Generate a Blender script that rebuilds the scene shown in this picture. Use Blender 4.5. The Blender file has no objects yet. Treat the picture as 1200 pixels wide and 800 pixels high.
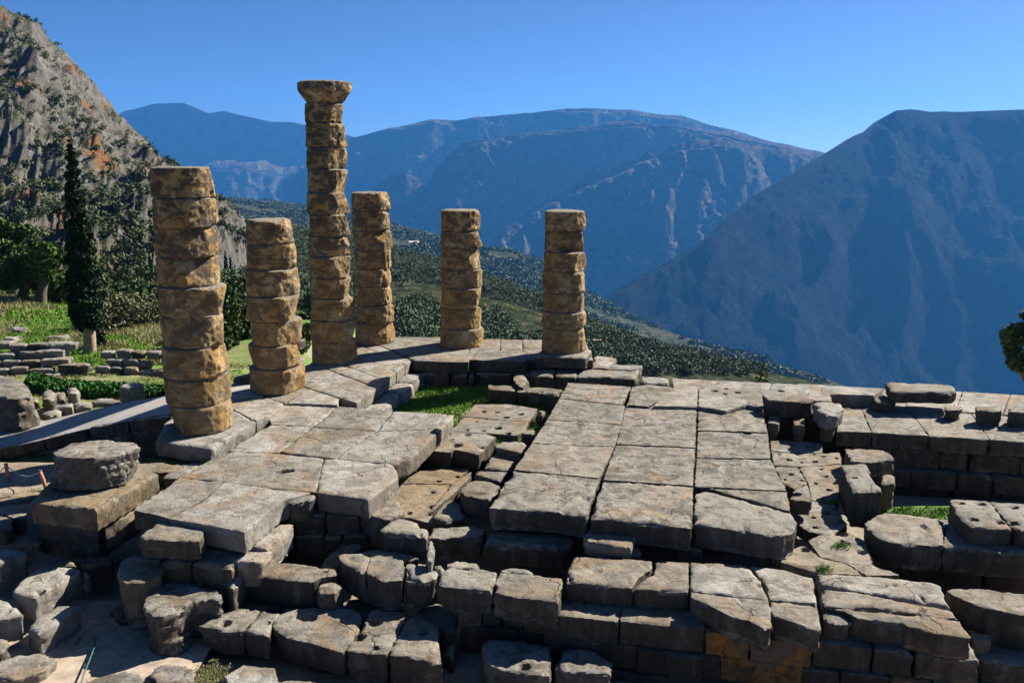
import bpy, bmesh, math, random
import numpy as np
from mathutils import Vector
random.seed(11)
rng = np.random.default_rng(11)
C = bpy.context.scene
COL = C.collection
# ------------------------------------------------------------------ camera, sky, sun, exposure
F_PX = 1040.0; PITCH = math.radians(11.42); CAMZ = 7.6
cam_d = bpy.data.cameras.new('camera'); cam = bpy.data.objects.new('camera', cam_d); COL.objects.link(cam)
cam.location = (0, 0, CAMZ); cam.rotation_euler = (math.pi/2 - PITCH, 0, 0)
cam_d.sensor_width = 36; cam_d.lens = F_PX/1200*36; cam_d.clip_start = .5; cam_d.clip_end = 80000
C.camera = cam
SUN_EL = math.radians(36); SUN_AZ = math.atan2(.805, .59)      # azimuth from +Y towards +X
w = bpy.data.worlds.new('World'); C.world = w; w.use_nodes = True
nt = w.node_tree; bg = nt.nodes['Background']
sk = nt.nodes.new('ShaderNodeTexSky'); sk.sky_type = 'NISHITA'; sk.sun_disc = False
sk.sun_elevation = SUN_EL; sk.sun_rotation = SUN_AZ; sk.altitude = 1500; sk.air_density = .5; sk.dust_density = 1.1; sk.ozone_density = 9.0
nt.links.new(sk.outputs[0], bg.inputs[0]); bg.inputs[1].default_value = .05
sd = bpy.data.lights.new('sun', 'SUN'); sd.energy = 5.0; sd.angle = math.radians(.5); sd.color = (1, .93, .82)
so = bpy.data.objects.new('sun', sd); COL.objects.link(so)
sv = Vector((math.sin(SUN_AZ)*math.cos(SUN_EL), math.cos(SUN_AZ)*math.cos(SUN_EL), math.sin(SUN_EL)))
so.rotation_euler = sv.to_track_quat('Z', 'Y').to_euler(); so.location = (20, 10, 40)
vs = C.view_settings; vs.view_transform = 'Standard'; vs.look = 'None'; vs.gamma = 1; vs.use_curve_mapping = False; vs.exposure = 1.3
C.cycles.volume_bounces = 0
C.cycles.diffuse_bounces = 1; C.cycles.max_bounces = 4; C.cycles.transparent_max_bounces = 4
# ------------------------------------------------------------------ helpers
ST, CT = math.sin(PITCH), math.cos(PITCH)
def ray(x, y): return (x-600.0), F_PX*CT-(y-400)*ST, F_PX*ST+(y-400)*CT      # right, forward, down
def P(x, y, z):                       # where the sight line of a photo point meets height z
    r, f, d = ray(x, y); t = (CAMZ-z)/d
    return (r*t, f*t, z)
def PD(x, y, dist):                   # ... meets depth dist
    r, f, d = ray(x, y); t = dist/f
    return (r*t, dist, CAMZ-d*t)
def mk_mesh(name, v, faces):
    me = bpy.data.meshes.new(name)
    v = np.asarray(v, dtype=np.float32); faces = np.asarray(faces, dtype=np.int32)
    k = faces.shape[1]; n = len(faces)
    me.vertices.add(len(v)); me.vertices.foreach_set('co', v.ravel())
    me.loops.add(n*k); me.loops.foreach_set('vertex_index', faces.ravel())
    me.polygons.add(n); me.polygons.foreach_set('loop_start', np.arange(0, n*k, k, dtype=np.int32))
    me.update(calc_edges=True); me.validate()
    return me
def link(name, me, mat=None, parent=None, smooth=True, loc=None):
    o = bpy.data.objects.new(name, me); COL.objects.link(o)
    if mat and me: me.materials.append(mat)
    if me and smooth: me.polygons.foreach_set('use_smooth', np.ones(len(me.polygons), dtype=bool))
    if loc is not None: o.location = loc
    if parent: o.parent = parent
    return o
def tag(o, label=None, cat=None, group=None, kind=None):
    if label: o['label'] = label
    if cat: o['category'] = cat
    if group: o['group'] = group
    if kind: o['kind'] = kind
    return o
def thing(name, label, cat, loc=(0, 0, 0), group=None):
    o = bpy.data.objects.new(name, None); COL.objects.link(o); o.location = loc; o.empty_display_size = .2
    return tag(o, label, cat, group)
# numpy value noise
def _h(ix, iy, iz, s):
    h = (ix.astype(np.uint32)*np.uint32(374761393) + iy.astype(np.uint32)*np.uint32(668265263) + iz.astype(np.uint32)*np.uint32(2147483647) + np.uint32(s*1013904223 & 0xffffffff))
    h = (h ^ (h >> np.uint32(13)))*np.uint32(1274126177); h = (h ^ (h >> np.uint32(16)))*np.uint32(2246822519)
    return ((h ^ (h >> np.uint32(15))) & np.uint32(0xffffff)).astype(np.float32)/16777215.0
def vn(p, s=0):
    p = np.asarray(p, dtype=np.float64); i = np.floor(p).astype(np.int64); f = p-i; f = f*f*(3-2*f)
    x, y, z = i[:, 0], i[:, 1], i[:, 2]; u, v, w_ = f[:, 0], f[:, 1], f[:, 2]
    def L(a, b, t): return a+(b-a)*t
    c = [[[_h(x+a, y+b, z+c_, s) for c_ in (0, 1)] for b in (0, 1)] for a in (0, 1)]
    return L(L(L(c[0][0][0], c[0][0][1], w_), L(c[0][1][0], c[0][1][1], w_), v), L(L(c[1][0][0], c[1][0][1], w_), L(c[1][1][0], c[1][1][1], w_), v), u)*2-1
def fbm(p, o=4, s=0, g=.5, ridge=False):
    p = np.asarray(p, dtype=np.float64); a = 1; t = 0; out = 0
    for k in range(o):
        n = vn(p*2.03**k+17.3*k, s+k)
        if ridge: n = 1-2*np.abs(n)
        out = out+a*n; t += a; a *= g
    return out/t
# ------------------------------------------------------------------ materials
def new_mat(name):
    m = bpy.data.materials.new(name); m.use_nodes = True; t = m.node_tree; return m, t, t.nodes, t.links, t.nodes['Principled BSDF']
def noise(t, vec, scale, detail=6, rough=.6, dist=0):
    n = t.nodes.new('ShaderNodeTexNoise'); n.inputs['Scale'].default_value = scale; n.inputs['Detail'].default_value = detail
    n.inputs['Roughness'].default_value = rough; n.inputs['Distortion'].default_value = dist
    if vec is not None: t.links.new(vec, n.inputs['Vector'])
    return n.outputs['Fac']
def ramp(t, fac, stops, interp='LINEAR'):
    r = t.nodes.new('ShaderNodeValToRGB'); r.color_ramp.interpolation = interp
    e = r.color_ramp.elements
    while len(e) < len(stops): e.new(.5)
    for q, (p, c) in zip(e, stops): q.position = p; q.color = (*c, 1) if len(c) == 3 else c
    t.links.new(fac, r.inputs[0]); return r.outputs[0]
def mix(t, fac, a, b, mode='MIX'):
    m = t.nodes.new('ShaderNodeMix'); m.data_type = 'RGBA'; m.blend_type = mode
    if isinstance(fac, (int, float)): m.inputs[0].default_value = fac
    else: t.links.new(fac, m.inputs[0])
    for s, v in ((6, a), (7, b)):
        if isinstance(v, tuple): m.inputs[s].default_value = (*v, 1)
        else: t.links.new(v, m.inputs[s])
    return m.outputs[2]
def maths(t, op, a, b=0.0, clamp=False):
    m = t.nodes.new('ShaderNodeMath'); m.operation = op; m.use_clamp = clamp
    for i, v in enumerate((a, b)):
        if isinstance(v, (int, float)): m.inputs[i].default_value = v
        else: t.links.new(v, m.inputs[i])
    return m.outputs[0]
def bump(t, b, h, dist, strength=1):
    n = t.nodes.new('ShaderNodeBump'); n.inputs['Distance'].default_value = dist; n.inputs['Strength'].default_value = strength
    t.links.new(h, n.inputs['Height']); t.links.new(n.outputs[0], b.inputs['Normal']); return n
BW = [(0, (0, 0, 0)), (1, (1, 1, 1))]
def stone_mat(name, base, warm, dark, warm_lo=.5, crust=.62, cracks=True, side=(.045, .036, .024), crust_shade=.85, scale=1.0):
    m, t, N, L, b = new_mat(name)
    geo = N.new('ShaderNodeNewGeometry'); pos = geo.outputs['Position']
    oi = N.new('ShaderNodeObjectInfo')
    col = ramp(t, noise(t, pos, 1.1*scale, 8, .62, .4), [(.3, tuple(c*.62 for c in base)), (.48, base), (.72, tuple(min(1, c*1.25) for c in base))])
    col = mix(t, ramp(t, noise(t, pos, .55*scale, 7, .6, .8), [(warm_lo, (0, 0, 0)), (warm_lo+.1, (.9,)*3)]), col, warm)
    # dark lichen blotches, sharp at their borders
    col = mix(t, ramp(t, noise(t, pos, 2.6*scale, 9, .72, .6), [(.5, (0, 0, 0)), (.6, (.78,)*3)]), col, dark)
    col = mix(t, ramp(t, noise(t, pos, .9*scale, 10, .72, 1.2), [(.5, (0, 0, 0)), (.58, (.62,)*3)]), col, tuple(c*1.25 for c in dark))
    col = mix(t, ramp(t, noise(t, pos, 9*scale, 8, .75), [(.54, (0, 0, 0)), (.68, (.34,)*3)]), col, tuple(c*.55 for c in base))
    col = mix(t, ramp(t, noise(t, pos, 5.2*scale, 8, .7, .3), [(.60, (0, 0, 0)), (.70, (.4,)*3)]), col, tuple(min(.8, c*1.5) for c in base))
    # water-run crust on the vertical faces, darkened further to paint in their shade
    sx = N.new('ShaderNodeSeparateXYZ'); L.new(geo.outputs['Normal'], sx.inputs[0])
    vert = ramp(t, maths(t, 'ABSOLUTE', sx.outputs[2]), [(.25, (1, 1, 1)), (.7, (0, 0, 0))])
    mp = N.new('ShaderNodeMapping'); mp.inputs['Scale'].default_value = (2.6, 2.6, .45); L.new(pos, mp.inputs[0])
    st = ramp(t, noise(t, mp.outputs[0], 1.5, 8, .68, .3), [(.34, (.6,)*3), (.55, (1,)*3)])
    col = mix(t, maths(t, 'MULTIPLY', maths(t, 'MULTIPLY', vert, st), crust_shade), col, side)
    col = mix(t, .38, col, ramp(t, oi.outputs['Random'], [(0, (.62, .61, .58)), (.5, (1, 1, 1)), (1, (1, .88, .74))]), 'MULTIPLY')
    h1 = noise(t, pos, 16, 10, .75); h2 = noise(t, pos, 4.5, 8, .68)
    pits = ramp(t, noise(t, pos, 11, 4, .6), [(.29, (0, 0, 0)), (.35, (1, 1, 1))])
    hh = maths(t, 'ADD', maths(t, 'ADD', maths(t, 'MULTIPLY', h1, .7), h2), maths(t, 'MULTIPLY', pits, .35))
    col = mix(t, pits, tuple(c*.35 for c in base), col)
    if cracks:
        nz = N.new('ShaderNodeTexNoise'); nz.inputs['Scale'].default_value = 1.3; nz.inputs['Detail'].default_value = 6; L.new(pos, nz.inputs['Vector'])
        va = N.new('ShaderNodeMix'); va.data_type = 'VECTOR'; va.inputs[0].default_value = .5; L.new(pos, va.inputs[4]); L.new(nz.outputs['Color'], va.inputs[5])
        vo = N.new('ShaderNodeTexVoronoi'); vo.feature = 'DISTANCE_TO_EDGE'; vo.inputs['Scale'].default_value = .8; L.new(va.outputs[1], vo.inputs['Vector'])
        cr = ramp(t, vo.outputs['Distance'], [(0, (0, 0, 0)), (.008, (1, 1, 1))])
        gate = ramp(t, noise(t, pos, .45, 3), [(.49, (1, 1, 1)), (.53, (0, 0, 0))])
        cr2 = maths(t, 'MAXIMUM', cr, gate)
        col = mix(t, cr2, (.06, .05, .04), col)
        hh = maths(t, 'ADD', hh, maths(t, 'MULTIPLY', cr2, .5))
    L.new(col, b.inputs['Base Color']); b.inputs['Roughness'].default_value = .9; b.inputs['Specular IOR Level'].default_value = .25
    bump(t, b, hh, .06, .9)
    return m
M = {}
M['grey'] = stone_mat('limestone_paving', (.262, .244, .205), (.25, .18, .11), (.105, .093, .075), crust_shade=.88)
M['mottled'] = stone_mat('mottled_paving', (.26, .24, .2), (.31, .23, .15), (.06, .053, .042), warm_lo=.53, crust_shade=.9, scale=1.35)
M['block'] = stone_mat('limestone_block', (.245, .222, .178), (.24, .17, .105), (.085, .075, .057), crust_shade=.92)
M['white'] = stone_mat('pale_limestone', (.33, .312, .275), (.26, .195, .13), (.13, .12, .1), crust_shade=.4, side=(.12, .105, .085))  # less painted shade on its sides, so sunlit flanks stay pale
M['tan'] = stone_mat('tan_stone', (.28, .24, .18), (.29, .21, .12), (.12, .095, .06), crust_shade=.5)
M['orange'] = stone_mat('orange_stained_stone', (.19, .145, .09), (.52, .23, .045), (.07, .05, .03), warm_lo=.46, crust_shade=.35, side=(.1, .06, .03))
M['rock'] = stone_mat('rough_rock', (.27, .25, .215), (.22, .17, .11), (.07, .062, .05), crust_shade=.7, cracks=False, scale=1.8)
M['foot'] = stone_mat('footing_stone', (.15, .125, .09), (.2, .12, .055), (.05, .043, .033), crust_shade=.85, side=(.035, .028, .02))
def drum_mat():
    m, t, N, L, b = new_mat('poros_column_stone')
    geo = N.new('ShaderNodeNewGeometry'); pos = geo.outputs['Position']; oi = N.new('ShaderNodeObjectInfo')
    col = ramp(t, noise(t, pos, 1.6, 8, .6, .5), [(.28, (.5, .26, .06)), (.5, (.64, .42, .17)), (.66, (.72, .56, .34))])
    col = mix(t, ramp(t, noise(t, pos, 7, 9, .7), [(.45, (0, 0, 0)), (.65, (.55,)*3)]), col, (.27, .165, .075))
    col = mix(t, ramp(t, noise(t, pos, 22, 6, .8), [(.5, (0, 0, 0)), (.62, (.3,)*3)]), col, (.16, .115, .07))
    mp = N.new('ShaderNodeMapping'); mp.inputs['Scale'].default_value = (1, 1, 1.5); L.new(pos, mp.inputs[0])
    dk = ramp(t, noise(t, mp.outputs[0], 2.1, 12, .8, .35), [(.455, (0, 0, 0)), (.52, (.92,)*3)])
    sx = N.new('ShaderNodeSeparateXYZ'); L.new(pos, sx.inputs[0])
    zt = maths(t, 'ADD', maths(t, 'MULTIPLY', sx.outputs[2], .08), .5, True)       # more lichen on the upper drums
    dk = maths(t, 'MULTIPLY', dk, zt)
    col = mix(t, dk, col, (.10, .082, .062))
    col = mix(t, ramp(t, noise(t, pos, 4, 9, .7), [(.6, (0, 0, 0)), (.7, (.7,)*3)]), col, (.52, .43, .33))
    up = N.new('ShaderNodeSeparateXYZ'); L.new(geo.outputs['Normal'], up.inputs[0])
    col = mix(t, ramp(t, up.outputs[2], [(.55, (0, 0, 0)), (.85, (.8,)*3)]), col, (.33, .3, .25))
    col = mix(t, .45, col, ramp(t, oi.outputs['Random'], [(0, (.6, .58, .55)), (.45, (1, 1, 1)), (1, (1.0, .92, .8))]), 'MULTIPLY')
    L.new(col, b.inputs['Base Color']); b.inputs['Roughness'].default_value = .92; b.inputs['Specular IOR Level'].default_value = .2
    bump(t, b, maths(t, 'ADD', noise(t, pos, 14, 10, .8), noise(t, pos, 3.5, 8, .68)), .11, 1)
    return m
M['drum'] = drum_mat()
def leaf_mat(name, c1, c2, c3=None, patch=0):
    m, t, N, L, b = new_mat(name)
    geo = N.new('ShaderNodeNewGeometry')
    c = ramp(t, geo.outputs['Random Per Island'], [(0, c1), (.6, c2), (1, c3 or c2)])
    if patch: c = mix(t, .75, c, ramp(t, noise(t, geo.outputs['Position'], patch, 5, .7), [(.3, c1), (.5, c2), (.7, c3)]))
    c = mix(t, .6, c, ramp(t, noise(t, geo.outputs['Position'], .5, 3), [(.35, (.55,)*3), (.65, (1.2, 1.2, 1.1))]), 'MULTIPLY')
    L.new(c, b.inputs['Base Color']); b.inputs['Roughness'].default_value = .7; b.inputs['Specular IOR Level'].default_value = .2
    return m
M['cypress'] = leaf_mat('cypress_foliage', (.008, .02, .007), (.018, .04, .012))
M['pine'] = leaf_mat('pine_foliage', (.03, .065, .012), (.06, .11, .018), (.11, .17, .03))
M['bush'] = leaf_mat('bush_foliage', (.025, .05, .014), (.05, .09, .022), (.09, .13, .035))
M['grove'] = leaf_mat('olive_foliage', (.05, .08, .038), (.085, .12, .06), (.125, .155, .085), patch=.16)
M['scrub'] = leaf_mat('scrub_foliage', (.05, .075, .025), (.085, .115, .04), (.13, .14, .055))
M['bare'] = leaf_mat('grey_twigs', (.09, .09, .05), (.14, .13, .07), (.12, .15, .06))
M['hedge'] = leaf_mat('hedge_leaves', (.02, .07, .01), (.04, .14, .02), (.09, .22, .04))
M['grassb'] = leaf_mat('grass_blades', (.08, .2, .012), (.13, .28, .02), (.24, .33, .05))
M['grassdry'] = leaf_mat('dry_grass_blades', (.25, .24, .1), (.33, .3, .15), (.2, .26, .08))
def plain(name, c, r=.8, sc=6, amt=.4):
    m, t, N, L, b = new_mat(name); geo = N.new('ShaderNodeNewGeometry')
    n = noise(t, geo.outputs['Position'], sc, 8, .65)
    L.new(ramp(t, n, [(.3, tuple(x*(1-amt) for x in c)), (.7, tuple(min(1, x*(1+amt)) for x in c))]), b.inputs['Base Color'])
    b.inputs['Roughness'].default_value = r; bump(t, b, n, .03, .6); return m
M['bark'] = plain('bark', (.26, .19, .13), .9, 9)
M['bark_dark'] = plain('dark_bark', (.09, .065, .045), .9, 9)
def ground_mat():
    m, t, N, L, b = new_mat('earth_ground'); geo = N.new('ShaderNodeNewGeometry'); pos = geo.outputs['Position']
    c = ramp(t, noise(t, pos, .8, 8, .65), [(.35, (.2, .15, .1)), (.55, (.32, .26, .19)), (.7, (.42, .36, .28))])
    c = mix(t, ramp(t, noise(t, pos, 9, 8, .7), [(.5, (0, 0, 0)), (.7, (.7,)*3)]), c, (.16, .12, .08))
    L.new(c, b.inputs['Base Color']); b.inputs['Roughness'].default_value = .95; bump(t, b, noise(t, pos, 7, 10, .7), .08, .9); return m
M['earth'] = ground_mat()
def turf_mat():
    m, t, N, L, b = new_mat('turf'); geo = N.new('ShaderNodeNewGeometry'); pos = geo.outputs['Position']
    c = ramp(t, noise(t, pos, .35, 8, .7, .6), [(.36, (.3, .26, .15)), (.46, (.17, .2, .05)), (.6, (.1, .22, .018)), (.72, (.24, .24, .1))])
    L.new(c, b.inputs['Base Color']); b.inputs['Roughness'].default_value = .95; bump(t, b, noise(t, pos, 6, 10, .75), .15, 1); return m
M['turf'] = turf_mat()
def gravel_mat():
    m, t, N, L, b = new_mat('path_gravel'); geo = N.new('ShaderNodeNewGeometry'); pos = geo.outputs['Position']
    c = ramp(t, noise(t, pos, 1.2, 9, .7), [(.35, (.27, .26, .24)), (.65, (.38, .36, .33))])
    L.new(c, b.inputs['Base Color']); b.inputs['Roughness'].default_value = .95; bump(t, b, noise(t, pos, 18, 6, .7), .03, .7); return m
M['gravel'] = gravel_mat()
def mount_mat(name, scrub, rockc, bare, rock_lo=.62, k=1.0, ora=None):
    """rock where it is steep, scrub elsewhere, bare earth clearings; k = size of the pattern in 1/m"""
    m, t, N, L, b = new_mat(name); geo = N.new('ShaderNodeNewGeometry'); pos = geo.outputs['Position']
    sx = N.new('ShaderNodeSeparateXYZ'); L.new(geo.outputs['True Normal'], sx.inputs[0])
    dots = noise(t, pos, 12*k, 6, .75)
    c = ramp(t, dots, [(.38, tuple(x*.45 for x in scrub)), (.52, scrub), (.64, tuple(x*1.5 for x in bare))])
    c = mix(t, ramp(t, noise(t, pos, 1.0*k, 7, .6, .5), [(.54, (0, 0, 0)), (.64, (.75,)*3)]), c, bare)
    mp = N.new('ShaderNodeMapping'); mp.inputs['Scale'].default_value = (1, 1, .55); L.new(pos, mp.inputs[0])
    rk = ramp(t, noise(t, mp.outputs[0], 7*k, 9, .7, .4), [(.35, tuple(x*.4 for x in rockc)), (.55, rockc), (.7, tuple(x*1.4 for x in rockc))])
    if ora: rk = mix(t, ramp(t, noise(t, pos, 1.6*k, 6, .6), [(.56, (0, 0, 0)), (.62, (.95,)*3)]), rk, ora)
    stp = maths(t, 'ADD', sx.outputs[2], maths(t, 'MULTIPLY', maths(t, 'SUBTRACT', noise(t, pos, 5*k, 7, .7), .5), .9))
    c = mix(t, ramp(t, stp, [(rock_lo-.05, (1, 1, 1)), (rock_lo+.05, (0, 0, 0))]), c, rk)
    L.new(c, b.inputs['Base Color']); b.inputs['Roughness'].default_value = 1; b.inputs['Specular IOR Level'].default_value = .05
    bump(t, b, noise(t, pos, 9*k, 10, .75), .25/k, 1)
    return m
# ------------------------------------------------------------------ terrain sheets
def lerp_poly(pts, n):
    pts = np.array(pts, dtype=float); s = np.linspace(0, 1, len(pts)) if len(pts) < 2 else (pts[:, 0]-pts[0, 0])/(pts[-1, 0]-pts[0, 0])
    u = np.linspace(0, 1, n); return np.stack([np.interp(u, s, pts[:, k]) for k in range(pts.shape[1])], 1)
def sheet(name, crest, foot, mat, nu, nv, amp, scale, prof=1.0, back=.6, ridge=True, seed=0, crest_amp=.12, gully=0.0, label=None, bend=0.0, nb=10, gk=.7, fk=.22):
    """crest, foot: photo x, photo y, depth; a land form whose skyline runs through crest and whose lower edge is foot"""
    A = lerp_poly(crest, nu); B = lerp_poly(foot, nu)
    A = np.array([PD(*p) for p in A]); B = np.array([PD(*p) for p in B])
    V = np.linspace(0, 1, nv)
    G = A[:, None, :]*(1-V)[None, :, None] + B[:, None, :]*V[None, :, None]
    hz = (A[:, 2]-B[:, 2])[:, None]
    G[:, :, 2] = B[:, 2][:, None] + hz*((1-V)**prof)[None, :] + bend*np.sin(np.pi*V)[None, :]*hz
    p = G.reshape(-1, 3)/scale; q = p.copy(); q[:, 2] = seed*3.1
    d = fbm(q, 6, seed, .52, ridge)
    d2 = fbm(np.stack([q[:, 0]*4, q[:, 1]*4, q[:, 2]], 1), 5, seed+9, .6, ridge)*fk
    wgt = np.clip(V/.12, crest_amp, 1)*np.clip((1-V)/.05, 0, 1)
    off = ((d+d2).reshape(nu, nv)-.25)*amp*wgt[None, :]
    if gully:
        uu = np.repeat(np.linspace(0, 1, nu)[:, None], nv, 1).ravel()
        vv = np.repeat(V[None, :], nu, 0).ravel()
        g = fbm(np.stack([uu*gully+.6*fbm(np.stack([uu*6, vv*4, vv*0], 1), 3, seed+4), vv*1.6, np.full_like(uu, seed*1.7)], 1), 4, seed+5, .5, True).reshape(nu, nv)
        off += (g-.3)*amp*gk*wgt[None, :]
    G[:, :, 2] += off
    G[:, :, 1] += off*.5
    rc = ((A[:, 2]-CAMZ)/A[:, 1])[:, None]+.0022*fbm(np.stack([np.arange(nu)*.23, np.zeros(nu), np.full(nu, seed*1.9)], 1), 4, seed)[:, None]
    G[:, 1:, 2] = np.minimum(G[:, 1:, 2], CAMZ+G[:, 1:, 1]*(rc-.012*V[None, 1:]))
    bk = []
    for k in range(1, nb+1):
        r = A.copy(); dist = (A[:, 1]*.06+6)*k/nb*3; r[:, 1] += dist; r[:, 2] -= back*dist*(k/nb)**.6; bk.append(r)
    G = np.concatenate([np.stack(bk[::-1], 1), G], 1); n2 = G.shape[1]
    idx = np.arange(nu*n2).reshape(nu, n2)
    f = np.stack([idx[:-1, :-1], idx[:-1, 1:], idx[1:, 1:], idx[1:, :-1]], -1).reshape(-1, 4)
    o = link(name, mk_mesh(name, G.reshape(-1, 3), f), mat); tag(o, label, None, None, 'structure')
    return o, G[:, nb:, :]
M['cliff'] = mount_mat('cliff_rock', (.07, .09, .04), (.31, .29, .25), (.15, .15, .065), .74, .035, ora=(.42, .21, .1))
M['hill'] = mount_mat('hillside_earth', (.06, .085, .04), (.24, .2, .15), (.17, .15, .085), .5, .02)
M['vale'] = mount_mat('valley_earth', (.075, .11, .06), (.25, .2, .15), (.2, .17, .11), .5, .006)
M['mtn'] = mount_mat('mountain_scrub', (.085, .09, .045), (.2, .165, .12), (.34, .25, .16), .55, .0032)
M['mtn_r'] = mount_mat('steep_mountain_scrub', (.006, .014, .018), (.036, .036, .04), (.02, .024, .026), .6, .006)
M['mtn_f'] = mount_mat('far_mountain', (.07, .08, .06), (.3, .25, .2), (.26, .2, .15), .7, .002)
# plain that carries the whole valley out to the horizon, far below
o = link('valley_floor', mk_mesh('valley_floor', [(-12500, 2500, -1250), (12500, 2500, -1250), (12500, 10900, -1250), (-12500, 10900, -1250)], [(0, 1, 2, 3)]), M['mtn_f']); tag(o, kind='structure')
sheet('far_mountain', [(-300, 160, 9500), (130, 141, 9500), (145, 131, 9500), (162, 127, 9500), (180, 122, 9500), (215, 121, 9500), (232, 127, 9500), (245, 133, 9500), (262, 130, 9500), (285, 136, 9500), (320, 143, 9500), (345, 144, 9500), (370, 150, 9500), (420, 162, 9500), (480, 180, 9500), (640, 210, 9500)],
      [(-300, 330, 8700), (640, 330, 8700)], M['mtn_f'], 260, 120, 170, 1500, prof=1.0, seed=3, gully=26, crest_amp=.05)
sheet('far_foothill', [(-100, 250, 8400), (200, 205, 8400), (240, 198, 8400), (290, 196, 8400), (330, 205, 8400), (380, 200, 8400), (430, 206, 8400), (470, 232, 8400), (560, 260, 8400)],
      [(-100, 330, 7600), (560, 330, 7600)], M['mtn_f'], 200, 90, 170, 1000, seed=5, gully=22, crest_amp=.5)
sheet('central_mountain', [(330, 215, 7500), (395, 170, 7500), (410, 162, 7500), (450, 152, 7500), (480, 147, 7500), (505, 141, 7500), (530, 142, 7500), (560, 138, 7500), (600, 134, 7500), (640, 130, 7500), (700, 128, 7500), (740, 130, 7500), (770, 135, 7500), (800, 137, 7500), (850, 151, 7500), (900, 165, 7500), (965, 180, 7500), (1100, 210, 7500)],
      [(330, 340, 6500), (1100, 340, 6500)], M['mtn'], 300, 130, 260, 1300, seed=7, gully=20, crest_amp=.06)
sheet('rounded_bluff', [(400, 270, 6000), (425, 240, 6000), (440, 218, 6000), (458, 206, 6000), (475, 203, 6000), (490, 210, 6000), (500, 222, 6000), (505, 245, 6000), (520, 290, 6000)],
      [(400, 320, 5600), (520, 320, 5600)], M['mtn'], 90, 70, 70, 350, seed=8, gully=7)
sheet('central_spur', [(430, 300, 6000), (470, 246, 6000), (490, 236, 6000), (510, 205, 6000), (525, 185, 6000), (540, 173, 6000), (562, 165, 6000), (600, 160, 6000), (640, 157, 6000), (690, 150, 6000), (740, 146, 6000), (800, 150, 6000), (850, 160, 6000), (900, 170, 6000), (965, 184, 6000), (1060, 220, 6000)],
      [(430, 330, 5300), (1060, 400, 5300)], M['mtn'], 300, 160, 300, 1100, seed=12, gully=15, crest_amp=.12)
sheet('diagonal_ridge', [(540, 330, 5200), (575, 296, 5200), (590, 268, 5200), (620, 250, 5200), (650, 236, 5200), (690, 216, 5200), (720, 204, 5200), (760, 186, 5200), (800, 174, 5200), (850, 170, 5200), (900, 176, 5200), (965, 186, 5200), (1080, 240, 5200)],
      [(540, 345, 4600), (1080, 430, 4200)], M['mtn'], 260, 150, 230, 850, seed=21, gully=18, crest_amp=.3)
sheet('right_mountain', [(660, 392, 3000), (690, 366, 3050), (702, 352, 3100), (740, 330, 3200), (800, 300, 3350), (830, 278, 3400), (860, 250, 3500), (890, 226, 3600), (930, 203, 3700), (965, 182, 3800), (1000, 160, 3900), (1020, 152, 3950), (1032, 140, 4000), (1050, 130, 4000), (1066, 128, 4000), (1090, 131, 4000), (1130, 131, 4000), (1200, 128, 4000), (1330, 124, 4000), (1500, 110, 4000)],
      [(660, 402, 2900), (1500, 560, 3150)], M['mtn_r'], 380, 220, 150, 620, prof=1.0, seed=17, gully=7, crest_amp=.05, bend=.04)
# the pale olive valley behind the near hill, then the near hill with the groves
_, GV = sheet('olive_valley', [(150, 235, 2600), (270, 233, 2600), (330, 238, 2500), (400, 246, 2300), (450, 258, 2200), (480, 268, 2000), (540, 286, 1900), (600, 296, 1800), (650, 312, 1750), (690, 342, 1650), (740, 372, 1500), (800, 394, 1400), (880, 418, 1300), (965, 445, 1200), (1060, 480, 1100)],
      [(150, 330, 640), (1060, 560, 640)], M['vale'], 240, 160, 22, 260, seed=31, crest_amp=.4, back=.5)
_, GH = sheet('grove_hillside', [(150, 262, 800), (270, 258, 760), (330, 264, 720), (400, 278, 660), (456, 292, 600), (500, 302, 560), (545, 318, 520), (600, 338, 470), (640, 355, 430), (700, 385, 390), (760, 406, 350), (830, 424, 320), (900, 438, 300), (965, 452, 290), (1060, 490, 280), (1300, 600, 260)],
      [(150, 520, 74), (1300, 640, 74)], M['hill'], 240, 200, 7, 90, seed=41, crest_amp=.5, back=.6, bend=-.02)
_, GC = sheet('cliff_mountain', [(-330, -190, 430), (-180, -110, 430), (-60, -30, 430), (0, 12, 440), (15, 20, 440), (30, 24, 445), (42, 40, 450), (60, 54, 460), (78, 72, 470), (90, 82, 475), (105, 98, 485), (116, 118, 490), (130, 131, 495), (145, 146, 500), (160, 160, 510), (176, 178, 520), (190, 187, 530), (215, 203, 545), (240, 222, 560), (262, 233, 575), (278, 250, 590), (286, 262, 600), (300, 282, 610), (330, 300, 620)],
      [(-330, 420, 150), (0, 400, 140), (120, 395, 140), (200, 385, 150), (270, 352, 220), (330, 340, 300)], M['cliff'], 420, 300, 24, 70, prof=1.35, seed=52, gully=16, gk=.22, fk=.42, crest_amp=.03, back=.9)
# near ground: under the ruins and dropping away behind them
def heightfield(name, xs, ys, zf, mat, amp=.05, sc=1.0, kind='structure', seed=0):
    X, Y = np.meshgrid(xs, ys, indexing='ij'); Z = zf(X, Y)+amp*fbm(np.stack([X.ravel()*sc, Y.ravel()*sc, X.ravel()*0+seed], 1), 5, seed).reshape(X.shape)
    idx = np.arange(X.size).reshape(X.shape)
    f = np.stack([idx[:-1, :-1], idx[1:, :-1], idx[1:, 1:], idx[:-1, 1:]], -1).reshape(-1, 4)
    o = link(name, mk_mesh(name, np.stack([X, Y, Z], -1).reshape(-1, 3), f), mat); tag(o, kind=kind); return o
def g0(X, Y): return -2.65 + np.where(Y > 37.5, -(Y-37.5)*.42, 0) + np.clip(X-16, 0, 60)*-.1
heightfield('ground', np.linspace(-60, 75, 300), np.linspace(-6, 100, 260), g0, M['earth'], .12, .8)
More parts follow.
